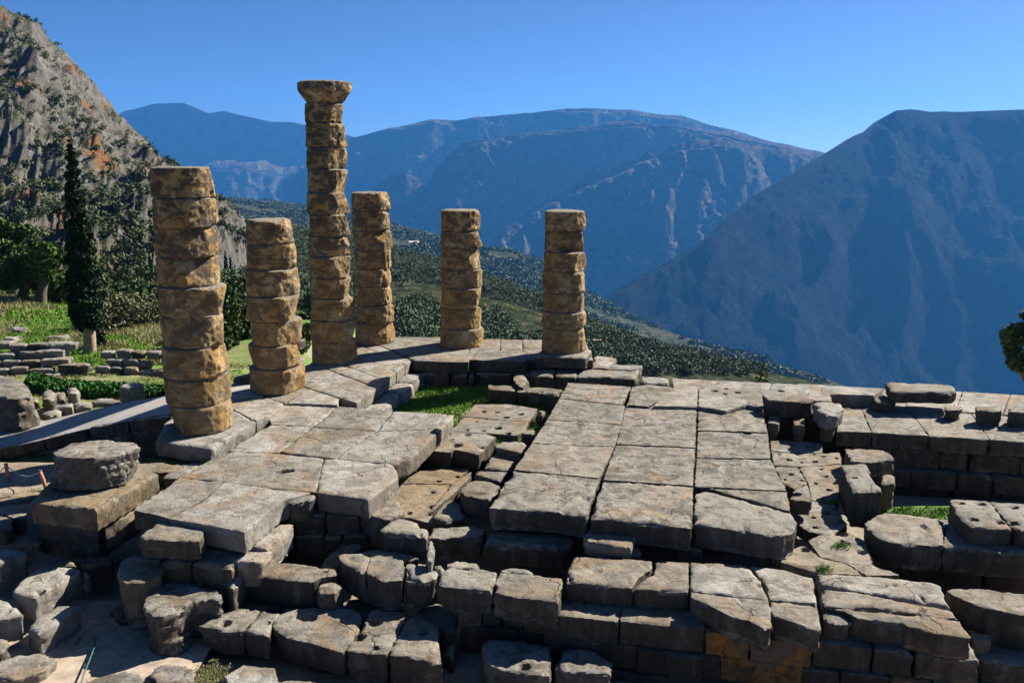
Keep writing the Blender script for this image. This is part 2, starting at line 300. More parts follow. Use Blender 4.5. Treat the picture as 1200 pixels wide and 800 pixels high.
# meadow west of the temple (left): its height follows the terraces there
mrows = [(560, -1.75), (505, -1.25), (478, -1.3), (463, -1.6), (440, -2.0), (428, -2.5)]
def meadow_z(X, Y):
    Ys, Zs = [], []
    for y, z in mrows: q = P(100, y, z); Ys.append(q[1]); Zs.append(z)
    Ys += [60, 68, 80, 100]; Zs += [-2.9, -4.0, -9, -16]
    base = np.interp(Y, Ys, Zs)
    up = np.clip((-X-27)/14, 0, 1)*np.clip((Y-44)/16, 0, 1)*1.35       # the grassy mound
    return base+up*(np.sin(np.clip(Y-40, 0, 40)/40*np.pi)*1.0+.35)-np.clip(X+13, 0, 10)*np.clip((Y-38)/5, 0, 1)*1.1
me_o = heightfield('meadow', np.linspace(-60, -8.4, 180), np.linspace(26.2, 90, 260), meadow_z, M['turf'], .14, .6, seed=4)

heightfield('earth_bank', np.linspace(-22, -11.6, 60), np.linspace(19.8, 26.2, 40), lambda X, Y: -1.5-np.clip(-11.9-X, -9, 0)*0-np.clip(X+12.6, 0, 1)*1.1-np.clip(20.8-Y, 0, 1)*1.1, M['earth'], .1, .9, seed=14)
# ------------------------------------------------------------------ stone engine
TILES = dict(A=(0, 620, .225), B=(240, 620, .225), C=(480, 620, .225), D=(720, 620, .225), E=(960, 620, .225), F=(0, 440, .225), G=(240, 440, .225), H=(480, 440, .225), I=(720, 440, .225), J=(960, 440, .225), K=(380, 380, .225), L=(0, 350, .225),
             a=(140, 560, .3), b=(360, 560, .3), c=(620, 560, .3), d=(880, 560, .3), p=(0, 0, 1))
STONES = []
def pts_of(tile, pts, z):
    x0, y0, s = TILES[tile]; out = []
    for i, (x, y) in enumerate(pts):
        px, py = x0+x*s, y0+y*s
        zz = z(px, py) if callable(z) else (z[i] if isinstance(z, (list, tuple)) else z)
        out.append(P(px, py, zz))
    return out
def shrink(pts, g):
    """pull a polygon's outline in by g metres"""
    q = np.array(pts, dtype=float); n = len(q); out = []
    a = .5*sum(q[i, 0]*q[(i+1) % n, 1]-q[(i+1) % n, 0]*q[i, 1] for i in range(n)); sg = 1 if a > 0 else -1
    for i in range(n):
        e1 = q[i, :2]-q[i-1, :2]; e2 = q[(i+1) % n, :2]-q[i, :2]
        e1 /= np.linalg.norm(e1)+1e-9; e2 /= np.linalg.norm(e2)+1e-9
        n1 = np.array([-e1[1], e1[0]])*sg; n2 = np.array([-e2[1], e2[0]])*sg
        m_ = n1+n2; m_ /= max(np.linalg.norm(m_), .5)
        out.append((q[i, 0]+m_[0]*g, q[i, 1]+m_[1]*g, q[i, 2]))
    return out
def stone_w(name, pts, h, mat='block', parent=None, gap=0.0, rough=1.0, holes=(), taper=.04, vox=None, label=None, cat=None, group=None):
    pts = shrink(pts, gap)
    top = np.array(pts); c = top.mean(0)
    zb = top[:, 2].mean()-h
    bot = np.array(shrink(pts, taper*random.uniform(.2, 1.6))); bot[:, 2] = top[:, 2]-h
    n = len(pts); area = .5*sum(top[i, 0]*top[(i+1) % n, 1]-top[(i+1) % n, 0]*top[i, 1] for i in range(n))
    org = np.array([c[0], c[1], zb])
    v = np.concatenate([top, bot])-org
    fs = [list(range(n)), list(range(2*n-1, n-1, -1))]+[[i, n+i, n+(i+1) % n, (i+1) % n] for i in range(n)]
    if area < 0: fs = [f[::-1] for f in fs]
    me = bpy.data.meshes.new(name); me.from_pydata([tuple(x) for x in v], [], fs); me.update()
    o = bpy.data.objects.new(name, me); COL.objects.link(o); o.location = org
    if parent: o.parent = parent; o.matrix_parent_inverse.identity(); o.location = org-np.array(parent.location)
    dist = math.hypot(c[0], c[1]); vx = vox or min(.1, max(.042, dist*.0026))
    vx = max(vx, math.sqrt(abs(area))/90)
    md = o.modifiers.new('r', 'REMESH'); md.mode = 'VOXEL'; md.voxel_size = vx
    me.materials.append(M[mat])
    tag(o, label, cat, group)
    STONES.append((o, org, rough, list(holes), vx, len(STONES) if gap > -.002 else 0))
    return o
def S(name, label, tile, pts, z, h, mat='block', cat='stone block', group=None, **k):
    hl = k.pop('holes', ())
    holes = [(*pts_of(hh[0], [(hh[1], hh[2])], z if not isinstance(z, (list, tuple)) else z[0])[0][:2], hh[3]) for hh in hl]
    return stone_w(name, pts_of(tile, pts, z), h, mat, None, holes=holes, label=label, cat=cat, group=group, **k)
def PT(parent, name, tile, pts, z, h, mat='grey', **k):
    if name == 'paving_slab': k.setdefault('rough', .5); k.setdefault('gap', -.012); k.setdefault('vox', .05)
    hl = k.pop('holes', ())
    holes = [(*pts_of(hh[0], [(hh[1], hh[2])], z if not isinstance(z, (list, tuple)) else z[0])[0][:2], hh[3]) for hh in hl]
    return stone_w(name, pts_of(tile, pts, z), h, mat, parent, holes=holes, **k)
def finish_stones():
    bpy.context.view_layer.update()
    dg = bpy.context.evaluated_depsgraph_get()
    for o, org, rough, holes, vx, sid in STONES:
        me = bpy.data.meshes.new_from_object(o.evaluated_get(dg)); mat = o.data.materials[0]
        o.modifiers.clear()
        n = len(me.vertices); co = np.empty(n*3, dtype=np.float32); me.vertices.foreach_get('co', co); co = co.reshape(-1, 3).astype(float)
        ed = np.empty(len(me.edges)*2, dtype=np.int32); me.edges.foreach_get('vertices', ed); ed = ed.reshape(-1, 2)
        deg = np.bincount(ed.ravel(), minlength=n)[:, None]
        def smooth(c):
            out = np.empty_like(c)
            for k in range(3): out[:, k] = np.bincount(ed[:, 0], c[ed[:, 1], k], n)+np.bincount(ed[:, 1], c[ed[:, 0], k], n)
            return out/np.maximum(deg, 1)
        wpos = co+org+np.array([sid*.37, 0, 0])
        c0 = co.copy(); s = co.copy()
        s4 = s
        for it in range(7):
            s = smooth(s)
            if it == 4: s4 = s
        edge = np.clip(np.linalg.norm(s-c0, axis=1)/(vx*1.1), 0, 1.5)
        chip = np.clip(fbm(wpos*1.9, 4, 3)*3.0-.12, 0, 1)[:, None]
        chip2 = np.clip(fbm(wpos*5.5, 3, 8)*2.5, 0, 1)[:, None]
        mixf = np.clip(.02+chip*.6*min(1.2, rough), 0, 1)
        co = co*(1-mixf)+s4*mixf
        co = co*.93+smooth(co)*.07
        me.vertices.foreach_set('co', co.astype(np.float32).ravel()); me.update()
        nr = np.empty(n*3, dtype=np.float32); me.vertices.foreach_get('normal', nr); nr = nr.reshape(-1, 3)
        up = np.clip(nr[:, 2], 0, 1)
        f1 = fbm(wpos*1.3, 4, 21); f2 = fbm(wpos*6.0, 4, 33, .6); f3 = fbm(wpos*2.6, 4, 44, .55, True)
        d = (.03*f1+.022*f2+.008)*rough*(1-.62*up**2)
        d -= np.clip(f3-.2, 0, 1)*.05*rough*(1-.75*up**2)
        d -= edge*(chip[:, 0]*.07+chip2[:, 0]*.03)*rough
        # layers and breaks on the sides
        lay = vn(np.stack([wpos[:, 0]*.6, wpos[:, 1]*.6, wpos[:, 2]*9], 1), 5)
        d += (1-up)*.016*lay*rough
        d = np.where(nr[:, 2] < -.6, 0, d)
        co = co+nr*d[:, None]
        # pits and dowel holes in the top
        pit = vn(wpos*3.3, 77); co[:, 2] -= np.clip(pit-.72, 0, 1)*.3*up*min(1.5, rough)
        wx = co+org
        for hx, hy, hr in holes:
            r = np.sqrt(((wx[:, 0]-hx))**2+((wx[:, 1]-hy))**2)*(1+.25*f2)
            co[:, 2] -= .15*np.clip((hr*.85-r)/(hr*.4), 0, 1)*(up > .3)
        me.vertices.foreach_set('co', co.astype(np.float32).ravel())
        me.polygons.foreach_set('use_smooth', np.ones(len(me.polygons), dtype=bool)); me.update(); me.set_sharp_from_angle(angle=math.radians(33))
        me.materials.clear(); me.materials.append(mat)
        old = o.data; o.data = me; nm = old.name; bpy.data.meshes.remove(old)
# ------------------------------------------------------------------ columns
def drum_mesh(name, r0, r1, h, seed, nth=150, cap=False, rag=1.0, flute=True, wob=1.0):
    """one eroded column drum, base at z=0"""
    nz = max(10, int(h/.032)); th = np.linspace(0, 2*np.pi, nth, endpoint=False); zz = np.linspace(0, 1, nz)
    T, Z = np.meshgrid(th, zz, indexing='ij')
    R = r0+(r1-r0)*Z
    if cap: R = np.interp(Z, [0, .08, .3, .5, .6, .95, 1], [r0, r0*1.02, r0+(r1-r0)*.5, r0+(r1-r0)*.9, r1, r1*1.0, r1*.98])
    p = np.stack([np.cos(T)*1.0, np.sin(T)*1.0, Z*h*1.0], -1).reshape(-1, 3)
    sd = np.array([seed*5.3, seed*2.1, seed*7.7])
    big = fbm(p*1.25+sd, 4, 1).reshape(T.shape); md = fbm(p*3.4+sd, 4, 2, .55).reshape(T.shape); fine = fbm(p*9+sd, 3, 3, .6).reshape(T.shape)
    rdg = fbm(p*2.2+sd+9, 4, 4, .55, True).reshape(T.shape)
    er = np.clip(fbm(np.stack([p[:, 0]*1.3, p[:, 1]*1.3, Z.ravel()*0+seed], 1)+sd, 3, 6).reshape(T.shape)*1.8+.35, .1, 1)   # how far the arrises broke away, round the drum
    eb = np.clip(fbm(np.stack([p[:, 0]*1.3, p[:, 1]*1.3, Z.ravel()*0+seed+50], 1)+sd, 3, 7).reshape(T.shape)*1.8+.35, .1, 1)
    # breaks are stronger on the weather side (+x)
    side = .55+.45*np.clip(np.cos(T-.5), -1, 1)
    dt = (1-Z)*h; db = Z*h
    wt = .03+.16*er*side; wb = .03+.14*eb*side
    cut = np.clip(1-dt/wt, 0, 1)**2*(.06+.13*er*side)+np.clip(1-db/wb, 0, 1)**2*(.05+.11*eb*side)
    if cap: cut *= .55; 
    fl = 0
    if flute and not cap:
        m_ = np.clip(fbm(p*1.1+sd+3, 2, 8).reshape(T.shape)*2.5+.35-.5*side, 0, 1)
        fl = -.028*np.abs(np.sin(T*10))*m_
    R = R*(1+0*T)+rag*(.05*big+.036*md*side*1.3+.028*fine-np.clip(rdg-.25, 0, 1)*.085*side)+fl-cut*rag
    R -= np.clip(fbm(p*1.7+sd+31, 3, 14).reshape(T.shape)-.12, 0, 1)*.16*side*rag
    rs = np.random.RandomState(int(seed*10)+5)
    for k in range(0 if cap else rs.randint(2, 5)):                  # flat breaks, mostly on the weather side
        al = rs.uniform(-1.0, .7) if rs.rand() < .8 else rs.uniform(0, 6.28)
        dd = r0*rs.uniform(.85, .99); tl = rs.uniform(-.4, .4); zc = rs.uniform(.1, .9)
        cs_ = np.cos(T-al); lim = (dd+tl*(Z-zc)*h+.045*md+.03*big+.016*fine)/np.maximum(cs_, .25)
        R = np.where(cs_ > .25, np.minimum(R, np.maximum(lim, r0*.62)), R)
    X = np.cos(T)*R; Y = np.sin(T)*R; Zc = Z*h
    Zc = Zc-np.clip(Z-.5, 0, 1)*2*.05*np.clip(er-.5, 0, 1)*side
    v = np.stack([X, Y, Zc], -1).reshape(-1, 3); idx = np.arange(nth*nz).reshape(nth, nz)
    nx = np.roll(idx, -1, 0)
    f = [np.stack([idx[:, :-1], nx[:, :-1], nx[:, 1:], idx[:, 1:]], -1).reshape(-1, 4)]
    vs_ = [v]; base = len(v)
    for zi, zs, sg in ((nz-1, h, 1), (0, 0, -1)):
        prev = idx[:, zi]
        for q in (.8, .55, .3, .1, .004):
            ring = np.stack([X[:, zi]*q, Y[:, zi]*q, np.full(nth, zs)+sg*.0+(.03*fbm(np.stack([X[:, zi]*q*2, Y[:, zi]*q*2, np.full(nth, seed*1.0)], 1), 3)*rag+.015 if sg > 0 else 0)], 1)
            ri = np.arange(base, base+nth); base += nth; vs_.append(ring)
            a_, b_ = prev, np.roll(prev, -1); c_, d_ = ri, np.roll(ri, -1)
            f.append(np.stack([a_, b_, d_, c_] if sg > 0 else [b_, a_, c_, d_], -1)); prev = ri
    me = mk_mesh(name, np.concatenate(vs_), np.concatenate(f)); me.polygons.foreach_set('use_smooth', np.ones(len(me.polygons), dtype=bool)); me.set_sharp_from_angle(angle=math.radians(38)); return me
def column(label, cx, yc, ys, rb, rt, z0, cap=None, seed=0):
    """ys: photo rows of the drum joints, bottom first; rb/rt radii at base and top"""
    zf = yc-rb; zs = []
    for y in ys:
        r, f, d = ray(cx, y); zs.append(CAMZ-d*(zf+.06)/f)
    zs[0] = z0; X = (cx-600)/F_PX*(yc*CT+(CAMZ-z0)*ST)
    t = thing('fluted_column' if False else 'stone_column', label, 'column', (X, yc, z0), 'columns of the temple colonnade')
    n = len(zs)-1
    for i in range(n):
        h = zs[i+1]-zs[i]; a = (zs[i]-z0)/(zs[-1]-z0); b_ = (zs[i+1]-z0)/(zs[-1]-z0)
        ra, rb_ = rb+(rt-rb)*a, rb+(rt-rb)*b_; k = random.uniform(-.035, .03)
        if cap and i == n-1:
            me = drum_mesh('capital', rt*.98, cap, h, seed+i, cap=True); nm = 'capital'
        else:
            me = drum_mesh('drum', ra+k, rb_+k, h+.004, seed+i*1.37, rag=1.0 if i else .7); nm = 'drum'
        o = link(nm, me, M['drum'], t, loc=(random.uniform(-.025, .025)*(i > 0), random.uniform(-.025, .025)*(i > 0), zs[i]-z0)); o.rotation_euler = (0, 0, random.uniform(-.3, .3))
    return t
column('broken column nearest the camera, nine worn drums standing on a thick pale base slab', 236, 24.95, [511.5, 478, 446, 410, 374, 338, 303, 268, 233, 196], .93, .86, 0, seed=1)
column('short stump of six drums between the nearest column and the tall column', 326, 29.45, [464, 434, 407, 378, 349, 318, 288, 259], .90, .82, 0, seed=20)
column('tallest column of the temple, complete with its flaring capital', 392.5, 33.8, [428.5, 402, 377, 351, 327, 302, 278, 252, 226.5, 198.5, 172.5, 143, 119.5, 94], .90, .70, 0, cap=.97, seed=40)
column('column close behind the right side of the tall column, eight drums with a grey top', 440.5, 37.6, [405, 381, 359, 337, 316, 294, 271, 248, 226], .85, .80, 0, seed=60)
column('broken column behind the grass pit, standing alone midway along the far terrace', 541.5, 36.9, [409.5, 387, 362.5, 339, 317.5, 292, 272, 247], .90, .83, 0, seed=80)
column('rightmost standing column, set on a separate raised pedestal block', 660.5, 34.95, [415, 387, 367, 345, 319, 297, 272, 248], .90, .79, .2, seed=100)
# ------------------------------------------------------------------ the colonnade floor (stylobate) and its steps
colf = thing('colonnade_floor', 'raised pale stone floor with steps that carries all six standing columns', 'temple floor', (-6, 33, 0))
def pavgrid(parent, l0, l1, r0, r1, n, m, z, h, mat, jit=.12, name='paving_slab', skip=(), zj=.02):
    """slabs between the line l0-l1 and the line r0-r1 (world x, y), n rows along, m across"""
    rs = np.random.RandomState(int(abs(l0[0]*97+r1[1]*13))); T = np.linspace(0, 1, n+1); T[1:-1] += rs.uniform(-.25, .25, n-1)/n
    for i in range(n):
        U = np.linspace(0, 1, m+1); U[1:-1] += rs.uniform(-.2, .2, max(m-1, 0))/m
        zz = z+rs.uniform(-zj, zj)
        for j in range(m):
            if (i, j) in skip: continue
            def pt(t, u):
                a = np.array(l0)*(1-t)+np.array(l1)*t; b = np.array(r0)*(1-t)+np.array(r1)*t; q = a*(1-u)+b*u; return (q[0], q[1], zz)
            stone_w(name, [pt(T[i], U[j]), pt(T[i], U[j+1]), pt(T[i+1], U[j+1]), pt(T[i+1], U[j])], h, mat, parent, gap=-.012, rough=.38, vox=.055)
PT(colf, 'base_slab', 'p', [(249, 524.5), (214, 521), (180, 515), (197, 489), (255, 470), (300, 493)], 0, .46, 'white', rough=.7)
PT(colf, 'paving_slab', 'p', [(300, 493), (255, 470), (276, 466), (314, 466), (334, 472), (316, 487)], -.02, .4, 'white')
PT(colf, 'paving_slab', 'p', [(334, 472), (314, 466), (300, 460), (345, 437), (372, 448), (352, 462)], -.03, .4, 'grey')
PT(colf, 'paving_slab', 'p', [(352, 462), (372, 448), (400, 458), (396, 474.5), (366, 473), (334, 472)], -.03, .4, 'white')
pavgrid(colf, (-8.4, 31.0), (-6.6, 38.6), (-5.0, 27.6), (-3.95, 33.9), 6, 2, .0, .46, 'white')
pavgrid(colf, (-6.75, 38.6), (-2.9, 38.6), (-3.9, 34.0), (-2.9, 34.0), 1, 2, 0, .46, 'grey')
pavgrid(colf, (-2.95, 34.0), (3.2, 34.0), (-2.95, 38.4), (3.2, 37.9), 5, 2, -.0, .46, 'grey')
PT(colf, 'paving_slab', 'p', [(483.5, 421.8), (516, 423.5), (549, 424), (553, 414), (500, 412)], .012, .46, 'grey')
PT(colf, 'paving_slab', 'p', [(553, 421), (616, 423.5), (622, 411), (560, 410)], .03, .47, 'grey')
PT(colf, 'pedestal', 'p', [(625, 417), (688, 419), (695.5, 408), (640, 403)], .2, .45, 'grey', rough=.8)
for a, b in (((488, 437), (527, 438)), ((527, 438.2), (548, 439))): PT(colf, 'step_block', 'p', [a, b, (b[0], b[1]-8), (a[0], a[1]-8)], -.48, .6, 'grey')
PT(colf, 'step_block', 'p', [(548, 440), (556, 440), (556, 432), (548, 432)], -.47, .6, 'grey')
for a, b in (((556, 437), (600, 438.5)), ((600, 438.5), (650, 440))): PT(colf, 'step_block', 'p', [a, b, (b[0], b[1]-8), (a[0], a[1]-8)], -.48, .6, 'grey')
# the second step on the left side of the grass pit
def wl(a, b, t): return (a[0]+(b[0]-a[0])*t, a[1]+(b[1]-a[1])*t)
sa, sb = (-4.95, 27.9), (-3.95, 33.8)
for i in range(4):
    p0, p1 = wl(sa, sb, i/4), wl(sa, sb, (i+1)/4); ex = (.62, .42, .62, .52)[i]
    stone_w('step_block', [(p0[0]-.3, p0[1], -.46), (p0[0]+ex, p0[1], -.46), (p1[0]+ex, p1[1], -.46), (p1[0]-.3, p1[1], -.46)], .62, 'white', colf)
stone_w('footing', [(-8.3, 28.6, -.5), (-5.1, 28.6, -.5), (-4.2, 34.3, -.5), (3, 34.6, -.5), (3, 37.4, -.5), (-6.6, 38, -.5)], 2.3, 'foot', colf)
# right end: the small stepped blocks beyond the pedestal
S('step_block', 'pale stepped stone block just right of the pedestal under the rightmost column', 'p', [(690, 430), (712, 431), (724, 418), (697, 416)], -.3, .4, 'white')
S('step_block', 'notched pale block at the far edge, one place right of the block beside the pedestal', 'p', [(708, 431.5), (744, 433), (755.5, 428), (722, 426)], -.3, .45, 'white')
S('step_block', 'flat pale slab at the far edge where the green valley meets the pavement', 'p', [(748, 448), (783, 449), (786, 441), (752, 439)], -.4, .4, 'white')
row_of = 'blocks of the low row in front of the rightmost column'
for i, (x0, x1, lb) in enumerate(((620, 650, 'leftmost grey block of the low row in front of the rightmost column'), (650, 676, 'middle grey block of the low row in front of the rightmost column'), (676, 747, 'longest block, at the right end of the low row in front of the rightmost column'))):
    S('row_block', lb, 'p', [(x0, 439.5+i*.7), (x1, 440.5+i), (x1+3, 432), (x0+2, 431)], -.38, .5, 'grey', group=row_of)
S('rounded_stone', 'rounded upright stone standing at the back corner of the grass pit', 'H', [(535, 15), (560, 50), (600, 55), (630, 12), (590, -6), (550, -8)], -.28, .75, 'block', rough=1.6)
# ------------------------------------------------------------------ left pavement
zL = lambda x, y: -.1-.25*min(1, max(0, (y-478)/75))
lp = thing('left_pavement', 'broad cracked pavement of worn pale slabs in front of the nearest column', 'pavement', P(330, 540, -.35))
PT(lp, 'paving_slab', 'p', [(155, 597), (198, 607), (242, 583), (262, 564), (211, 559)], zL, .5, 'grey')
PT(lp, 'paving_slab', 'p', [(198, 607), (242, 614), (287, 623), (331, 586), (366, 576), (330, 573), (262, 564), (242, 583)], zL, .52, 'white')
PT(lp, 'paving_slab', 'p', [(211, 559), (262, 564), (330, 573), (371, 576), (374, 562), (380, 536), (319, 530), (267, 529), (240, 541)], zL, .5, 'grey', holes=[('p', 332, 553, .2), ('p', 338, 552, .17), ('p', 327, 553.5, .12)])
PT(lp, 'paving_slab', 'p', [(371, 576), (399, 580), (425, 583), (432, 586), (467, 559), (465, 550), (459, 543), (395, 537), (380, 536), (374, 562)], zL, .5, 'white')
PT(lp, 'paving_slab', 'p', [(292, 512), (267, 529), (319, 530), (328, 529), (366, 500), (318, 497), (308, 502)], zL, .48, 'white')
PT(lp, 'paving_slab', 'p', [(366, 500), (328, 529), (395, 537), (404, 528), (442, 505)], zL, .48, 'grey')
PT(lp, 'paving_slab', 'p', [(442, 505), (404, 528), (395, 537), (462, 544), (479, 538), (490, 530), (517, 502)], zL, .5, 'white')
PT(lp, 'paving_slab', 'p', [(314, 487), (318, 497), (366, 500), (376, 493), (396, 475), (366, 474), (334, 473)], zL, .48, 'white')
PT(lp, 'paving_slab', 'p', [(396, 475), (376, 493), (366, 500), (442, 505), (461, 481), (414, 477)], zL, .48, 'grey')
PT(lp, 'paving_slab', 'p', [(461, 481), (442, 505), (508, 502), (523, 487), (524, 484.6), (490, 482)], zL, .48, 'white')
PT(lp, 'kerb_stone', 'p', [(517, 503), (531, 490), (532.5, 486), (524, 485), (508, 501)], lambda x, y: -.06, .5, 'white', rough=.7)
PT(lp, 'footing', 'p', [(175, 592), (240, 606), (283, 612), (330, 578), (420, 576), (455, 556), (455, 546), (505, 502), (515, 488), (340, 486), (300, 505), (262, 530)], -.83, 1.7, 'foot')
# ------------------------------------------------------------------ grass pit and the drilled strip
pit = P(530, 466, -1.02)
def pitz(X, Y): return -1.02+0*X
heightfield('grass_pit', np.linspace(-4.6, 1.3, 60), np.linspace(26.4, 34.2, 70), pitz, M['turf'], .06, 1.5, seed=9)
st = thing('drilled_strip', 'long low strip of drilled slabs full of dark dowel holes, right of the grass pit', 'foundation', P(570, 500, -.78))
PT(st, 'paving_slab', 'H', [(90, 388), (150, 395), (215, 400), (230, 385), (300, 395), (362, 410), (450, 320), (400, 300), (215, 285), (170, 330)], -.78, .5, 'grey', holes=[('H', 245, 363, .22), ('H', 300, 305, .16), ('H', 222, 330, .1), ('H', 375, 373, .1)])
PT(st, 'paving_slab', 'H', [(215, 285), (400, 300), (560, 310), (605, 285), (620, 240), (440, 228), (280, 215)], -.79, .5, 'grey', holes=[('H', 460, 273, .18), ('H', 515, 300, .12), ('H', 300, 283, .08), ('H', 385, 287, .08), ('H', 350, 240, .06)])
PT(st, 'paving_slab', 'H', [(280, 212), (440, 226), (625, 240), (668, 172), (520, 150), (340, 148)], -.78, .5, 'grey', holes=[('H', 385, 188, .12), ('H', 456, 191, .11), ('H', 500, 217, .17), ('H', 578, 200, .14), ('H', 484, 247, .07)])
PT(st, 'paving_slab', 'H', [(400, 305), (450, 320), (455, 345), (560, 345), (600, 330), (560, 310)], -.98, .4, 'grey')
lowr = thing('broken_low_wall', 'low broken wall of dark-fronted blocks across the back of the drilled strip', 'low wall', P(620, 462, -.45))
PT(lowr, 'wall_block', 'H', [(400, 70), (555, 82), (560, 50), (410, 46)], -.42, .5, 'block', rough=1.3)
PT(lowr, 'wall_block', 'H', [(555, 84), (610, 88), (615, 56), (560, 54)], -.45, .5, 'block', rough=1.3)
PT(lowr, 'wall_block', 'H', [(605, 80), (780, 100), (805, 70), (695, 58), (600, 56)], -.42, .52, 'block', rough=1.3)
S('upright_stone', 'narrow upright stone leaning on the left edge of the central pavement by its far end', 'H', [(655, 190), (690, 200), (712, 182), (675, 172)], -.55, .5, 'grey')
S('stone_block', 'small dark-fronted block below the narrow upright stone, at the edge of the central pavement', 'H', [(575, 300), (640, 305), (665, 282), (600, 278)], -.62, .35, 'grey')
S('stone_block', "loaf-shaped pale slab, highest of the three flat stones at the central pavement's left edge", 'H', [(445, 370), (585, 402), (620, 365), (600, 345), (465, 336)], -.72, .35, 'white')
S('flat_slab', 'flat pale slab between the loaf-shaped slab and the thin long slab', 'H', [(372, 478), (525, 492), (578, 420), (430, 408)], -.95, .3, 'grey')
S('flat_slab', 'thin long slab wedged just above the rounded corner block at the central pavement', 'H', [(325, 520), (480, 545), (520, 498), (345, 488)], -.88, .3, 'grey')
S('corner_block', 'rounded cube-like block by the near left corner of the central pavement', 'H', [(262, 600), (290, 620), (420, 650), (478, 560), (440, 542), (320, 530), (290, 560)], -.6, .62, 'grey', rough=.9)
S('stone_block', 'low dark block in shadow in front of the rounded corner block', 'H', [(120, 740), (160, 760), (290, 740), (260, 665), (210, 645), (170, 670)], -1.05, .4, 'block', rough=1.6)
pf = thing('sunken_floor', 'sunken floor of brown-grey slabs with small holes in front of the drilled strip', 'floor', P(510, 580, -1.25))
PT(pf, 'paving_slab', 'H', [(-70, 560), (215, 565), (320, 485), (190, 478), (60, 492)], -1.24, .3, 'tan', holes=[('H', 150, 550, .1), ('H', 248, 525, .1)])
PT(pf, 'paving_slab', 'H', [(-150, 640), (-70, 740), (75, 740), (215, 567), (-70, 562)], -1.25, .3, 'tan', holes=[('H', 120, 608, .09), ('H', 0, 715, .1), ('H', 110, 683, .11)])
PT(pf, 'paving_slab', 'H', [(80, 740), (200, 640), (310, 540), (330, 490), (215, 567)], -1.26, .3, 'grey', holes=[('H', 190, 592, .1)])
PT(pf, 'paving_slab', 'p', [(478, 606), (500, 612), (530, 616), (540, 600), (500, 604)], -1.26, .3, 'grey')
# ------------------------------------------------------------------ central pavement
cp = thing('central_pavement', 'large raised pavement of big worn slabs with an overhanging near edge, right of centre', 'pavement', P(730, 540, -.35))
def CPS(pts, z=-.35, h=.5, mat='mottled', **k): PT(cp, 'paving_slab', 'p', pts, z, h, mat, **k)
CPS([(665, 448), (655, 466), (720, 473), (729, 474), (740, 453), (700, 450)], -.33)
CPS([(740, 453), (735.5, 474), (760, 476), (775, 468), (789, 454), (760, 450)], -.27)
CPS([(655, 466), (641, 490.6), (695, 495), (729, 497), (733, 475), (720, 473)], -.36)
CPS([(641, 491), (623, 518.5), (660, 521), (720, 523), (729, 497), (695, 495)], -.35)
CPS([(623, 519), (601.5, 550), (640, 554), (703, 560), (720, 523), (660, 521)], -.36, mat='grey')
CPS([(601.5, 551), (572, 595), (600, 597), (650, 599.5), (688, 605), (704, 561), (640, 555)], -.35, .55, rough=1.2)
CPS([(733, 475), (722, 520), (815, 524), (817, 478), (770, 475)], -.35)
CPS([(722, 521), (706, 562), (743, 564), (812, 569), (815, 525)], -.36, holes=[('I', 72, 335, .1)])
CPS([(706, 563), (691, 607), (720, 609), (765, 613), (811, 619), (812.5, 570), (743, 565)], -.35, .57, rough=1.2)
CPS([(818, 478), (817, 504), (860, 505), (900, 506.5), (893, 479)], -.38)
CPS([(817, 505), (816, 535.5), (903.5, 537), (900, 507.5)], -.36, holes=[('I', 690, 300, .14)])
CPS([(816, 536.5), (813.5, 569.5), (923, 575), (912, 555), (904, 538)], -.35)
CPS([(829, 571.5), (860, 580), (926, 598.6), (923, 576)], -.36)
CPS([(815, 577), (827, 573.5), (860, 582), (926, 600), (934, 611), (933.5, 620), (918, 627), (899, 626), (869, 621.5), (835, 616), (813.5, 613)], -.36, .58, mat='grey', rough=1.1)
PT(cp, 'footing', 'p', [(640, 560), (680, 560), (810, 572), (915, 585), (895, 560), (880, 485), (750, 478), (670, 466)], -.95, 1.6, 'foot')
PT(cp, 'footing', 'p', [(580, 585), (690, 596), (700, 565), (600, 552)], -.92, 1.5, 'foot')
PT(cp, 'support_stone', 'p', [(792, 642), (825, 644), (822, 632), (795, 630)], -.93, .8, 'block')
PT(cp, 'support_stone', 'p', [(889, 652), (904, 652), (904, 642), (889, 642)], -.95, .6, 'block')
PT(cp, 'support_stone', 'p', [(908, 652), (925, 655), (924, 646), (909, 644)], -.93, .6, 'block')
PT(cp, 'dowel_block', 'I', [(905, 640), (1040, 655), (1038, 620), (980, 590), (925, 600)], -.4, .4, 'grey', holes=[('I', 945, 615, .14)])
# ------------------------------------------------------------------ far pavement, behind and right
fp = thing('far_pavement', 'level pavement along the far right edge of the terrace, above the dark mountain slope', 'pavement', P(900, 460, -.25))
def FPS(pts, z=-.25, h=.5, mat='white', **k): PT(fp, 'paving_slab', 'p', pts, z, h, mat, **k)
FPS([(787, 443), (850, 446), (818, 456), (817, 476.5), (765, 475.5), (789, 453.5)])
FPS([(850, 446), (905, 448.5), (893, 478), (876, 474), (850, 481), (818, 476), (819, 456)], holes=[('I', 520, 80, .16), ('I', 575, 95, .12), ('I', 580, 68, .14), ('I', 640, 87, .14)])
FPS([(905, 448.5), (962, 450.5), (964, 461.5), (948, 463), (892, 471)], holes=[('I', 865, 80, .16)])
FPS([(960, 450.5), (1036, 455), (1024, 463), (964, 461.5)])
FPS([(942, 468), (975, 470), (973, 461), (948, 459)], -.22, .35)
FPS([(985, 477), (1060, 481), (1066, 456.5), (1036, 455), (1016, 478)], -.66, .5)
FPS([(1060, 481), (1120, 482), (1128, 458.5), (1066, 456.5)], -.65)
FPS([(1120, 482), (1175, 485), (1184, 462), (1128, 458.5)], -.66)
FPS([(1175, 485), (1260, 492), (1270, 467), (1184, 462)], -.65)
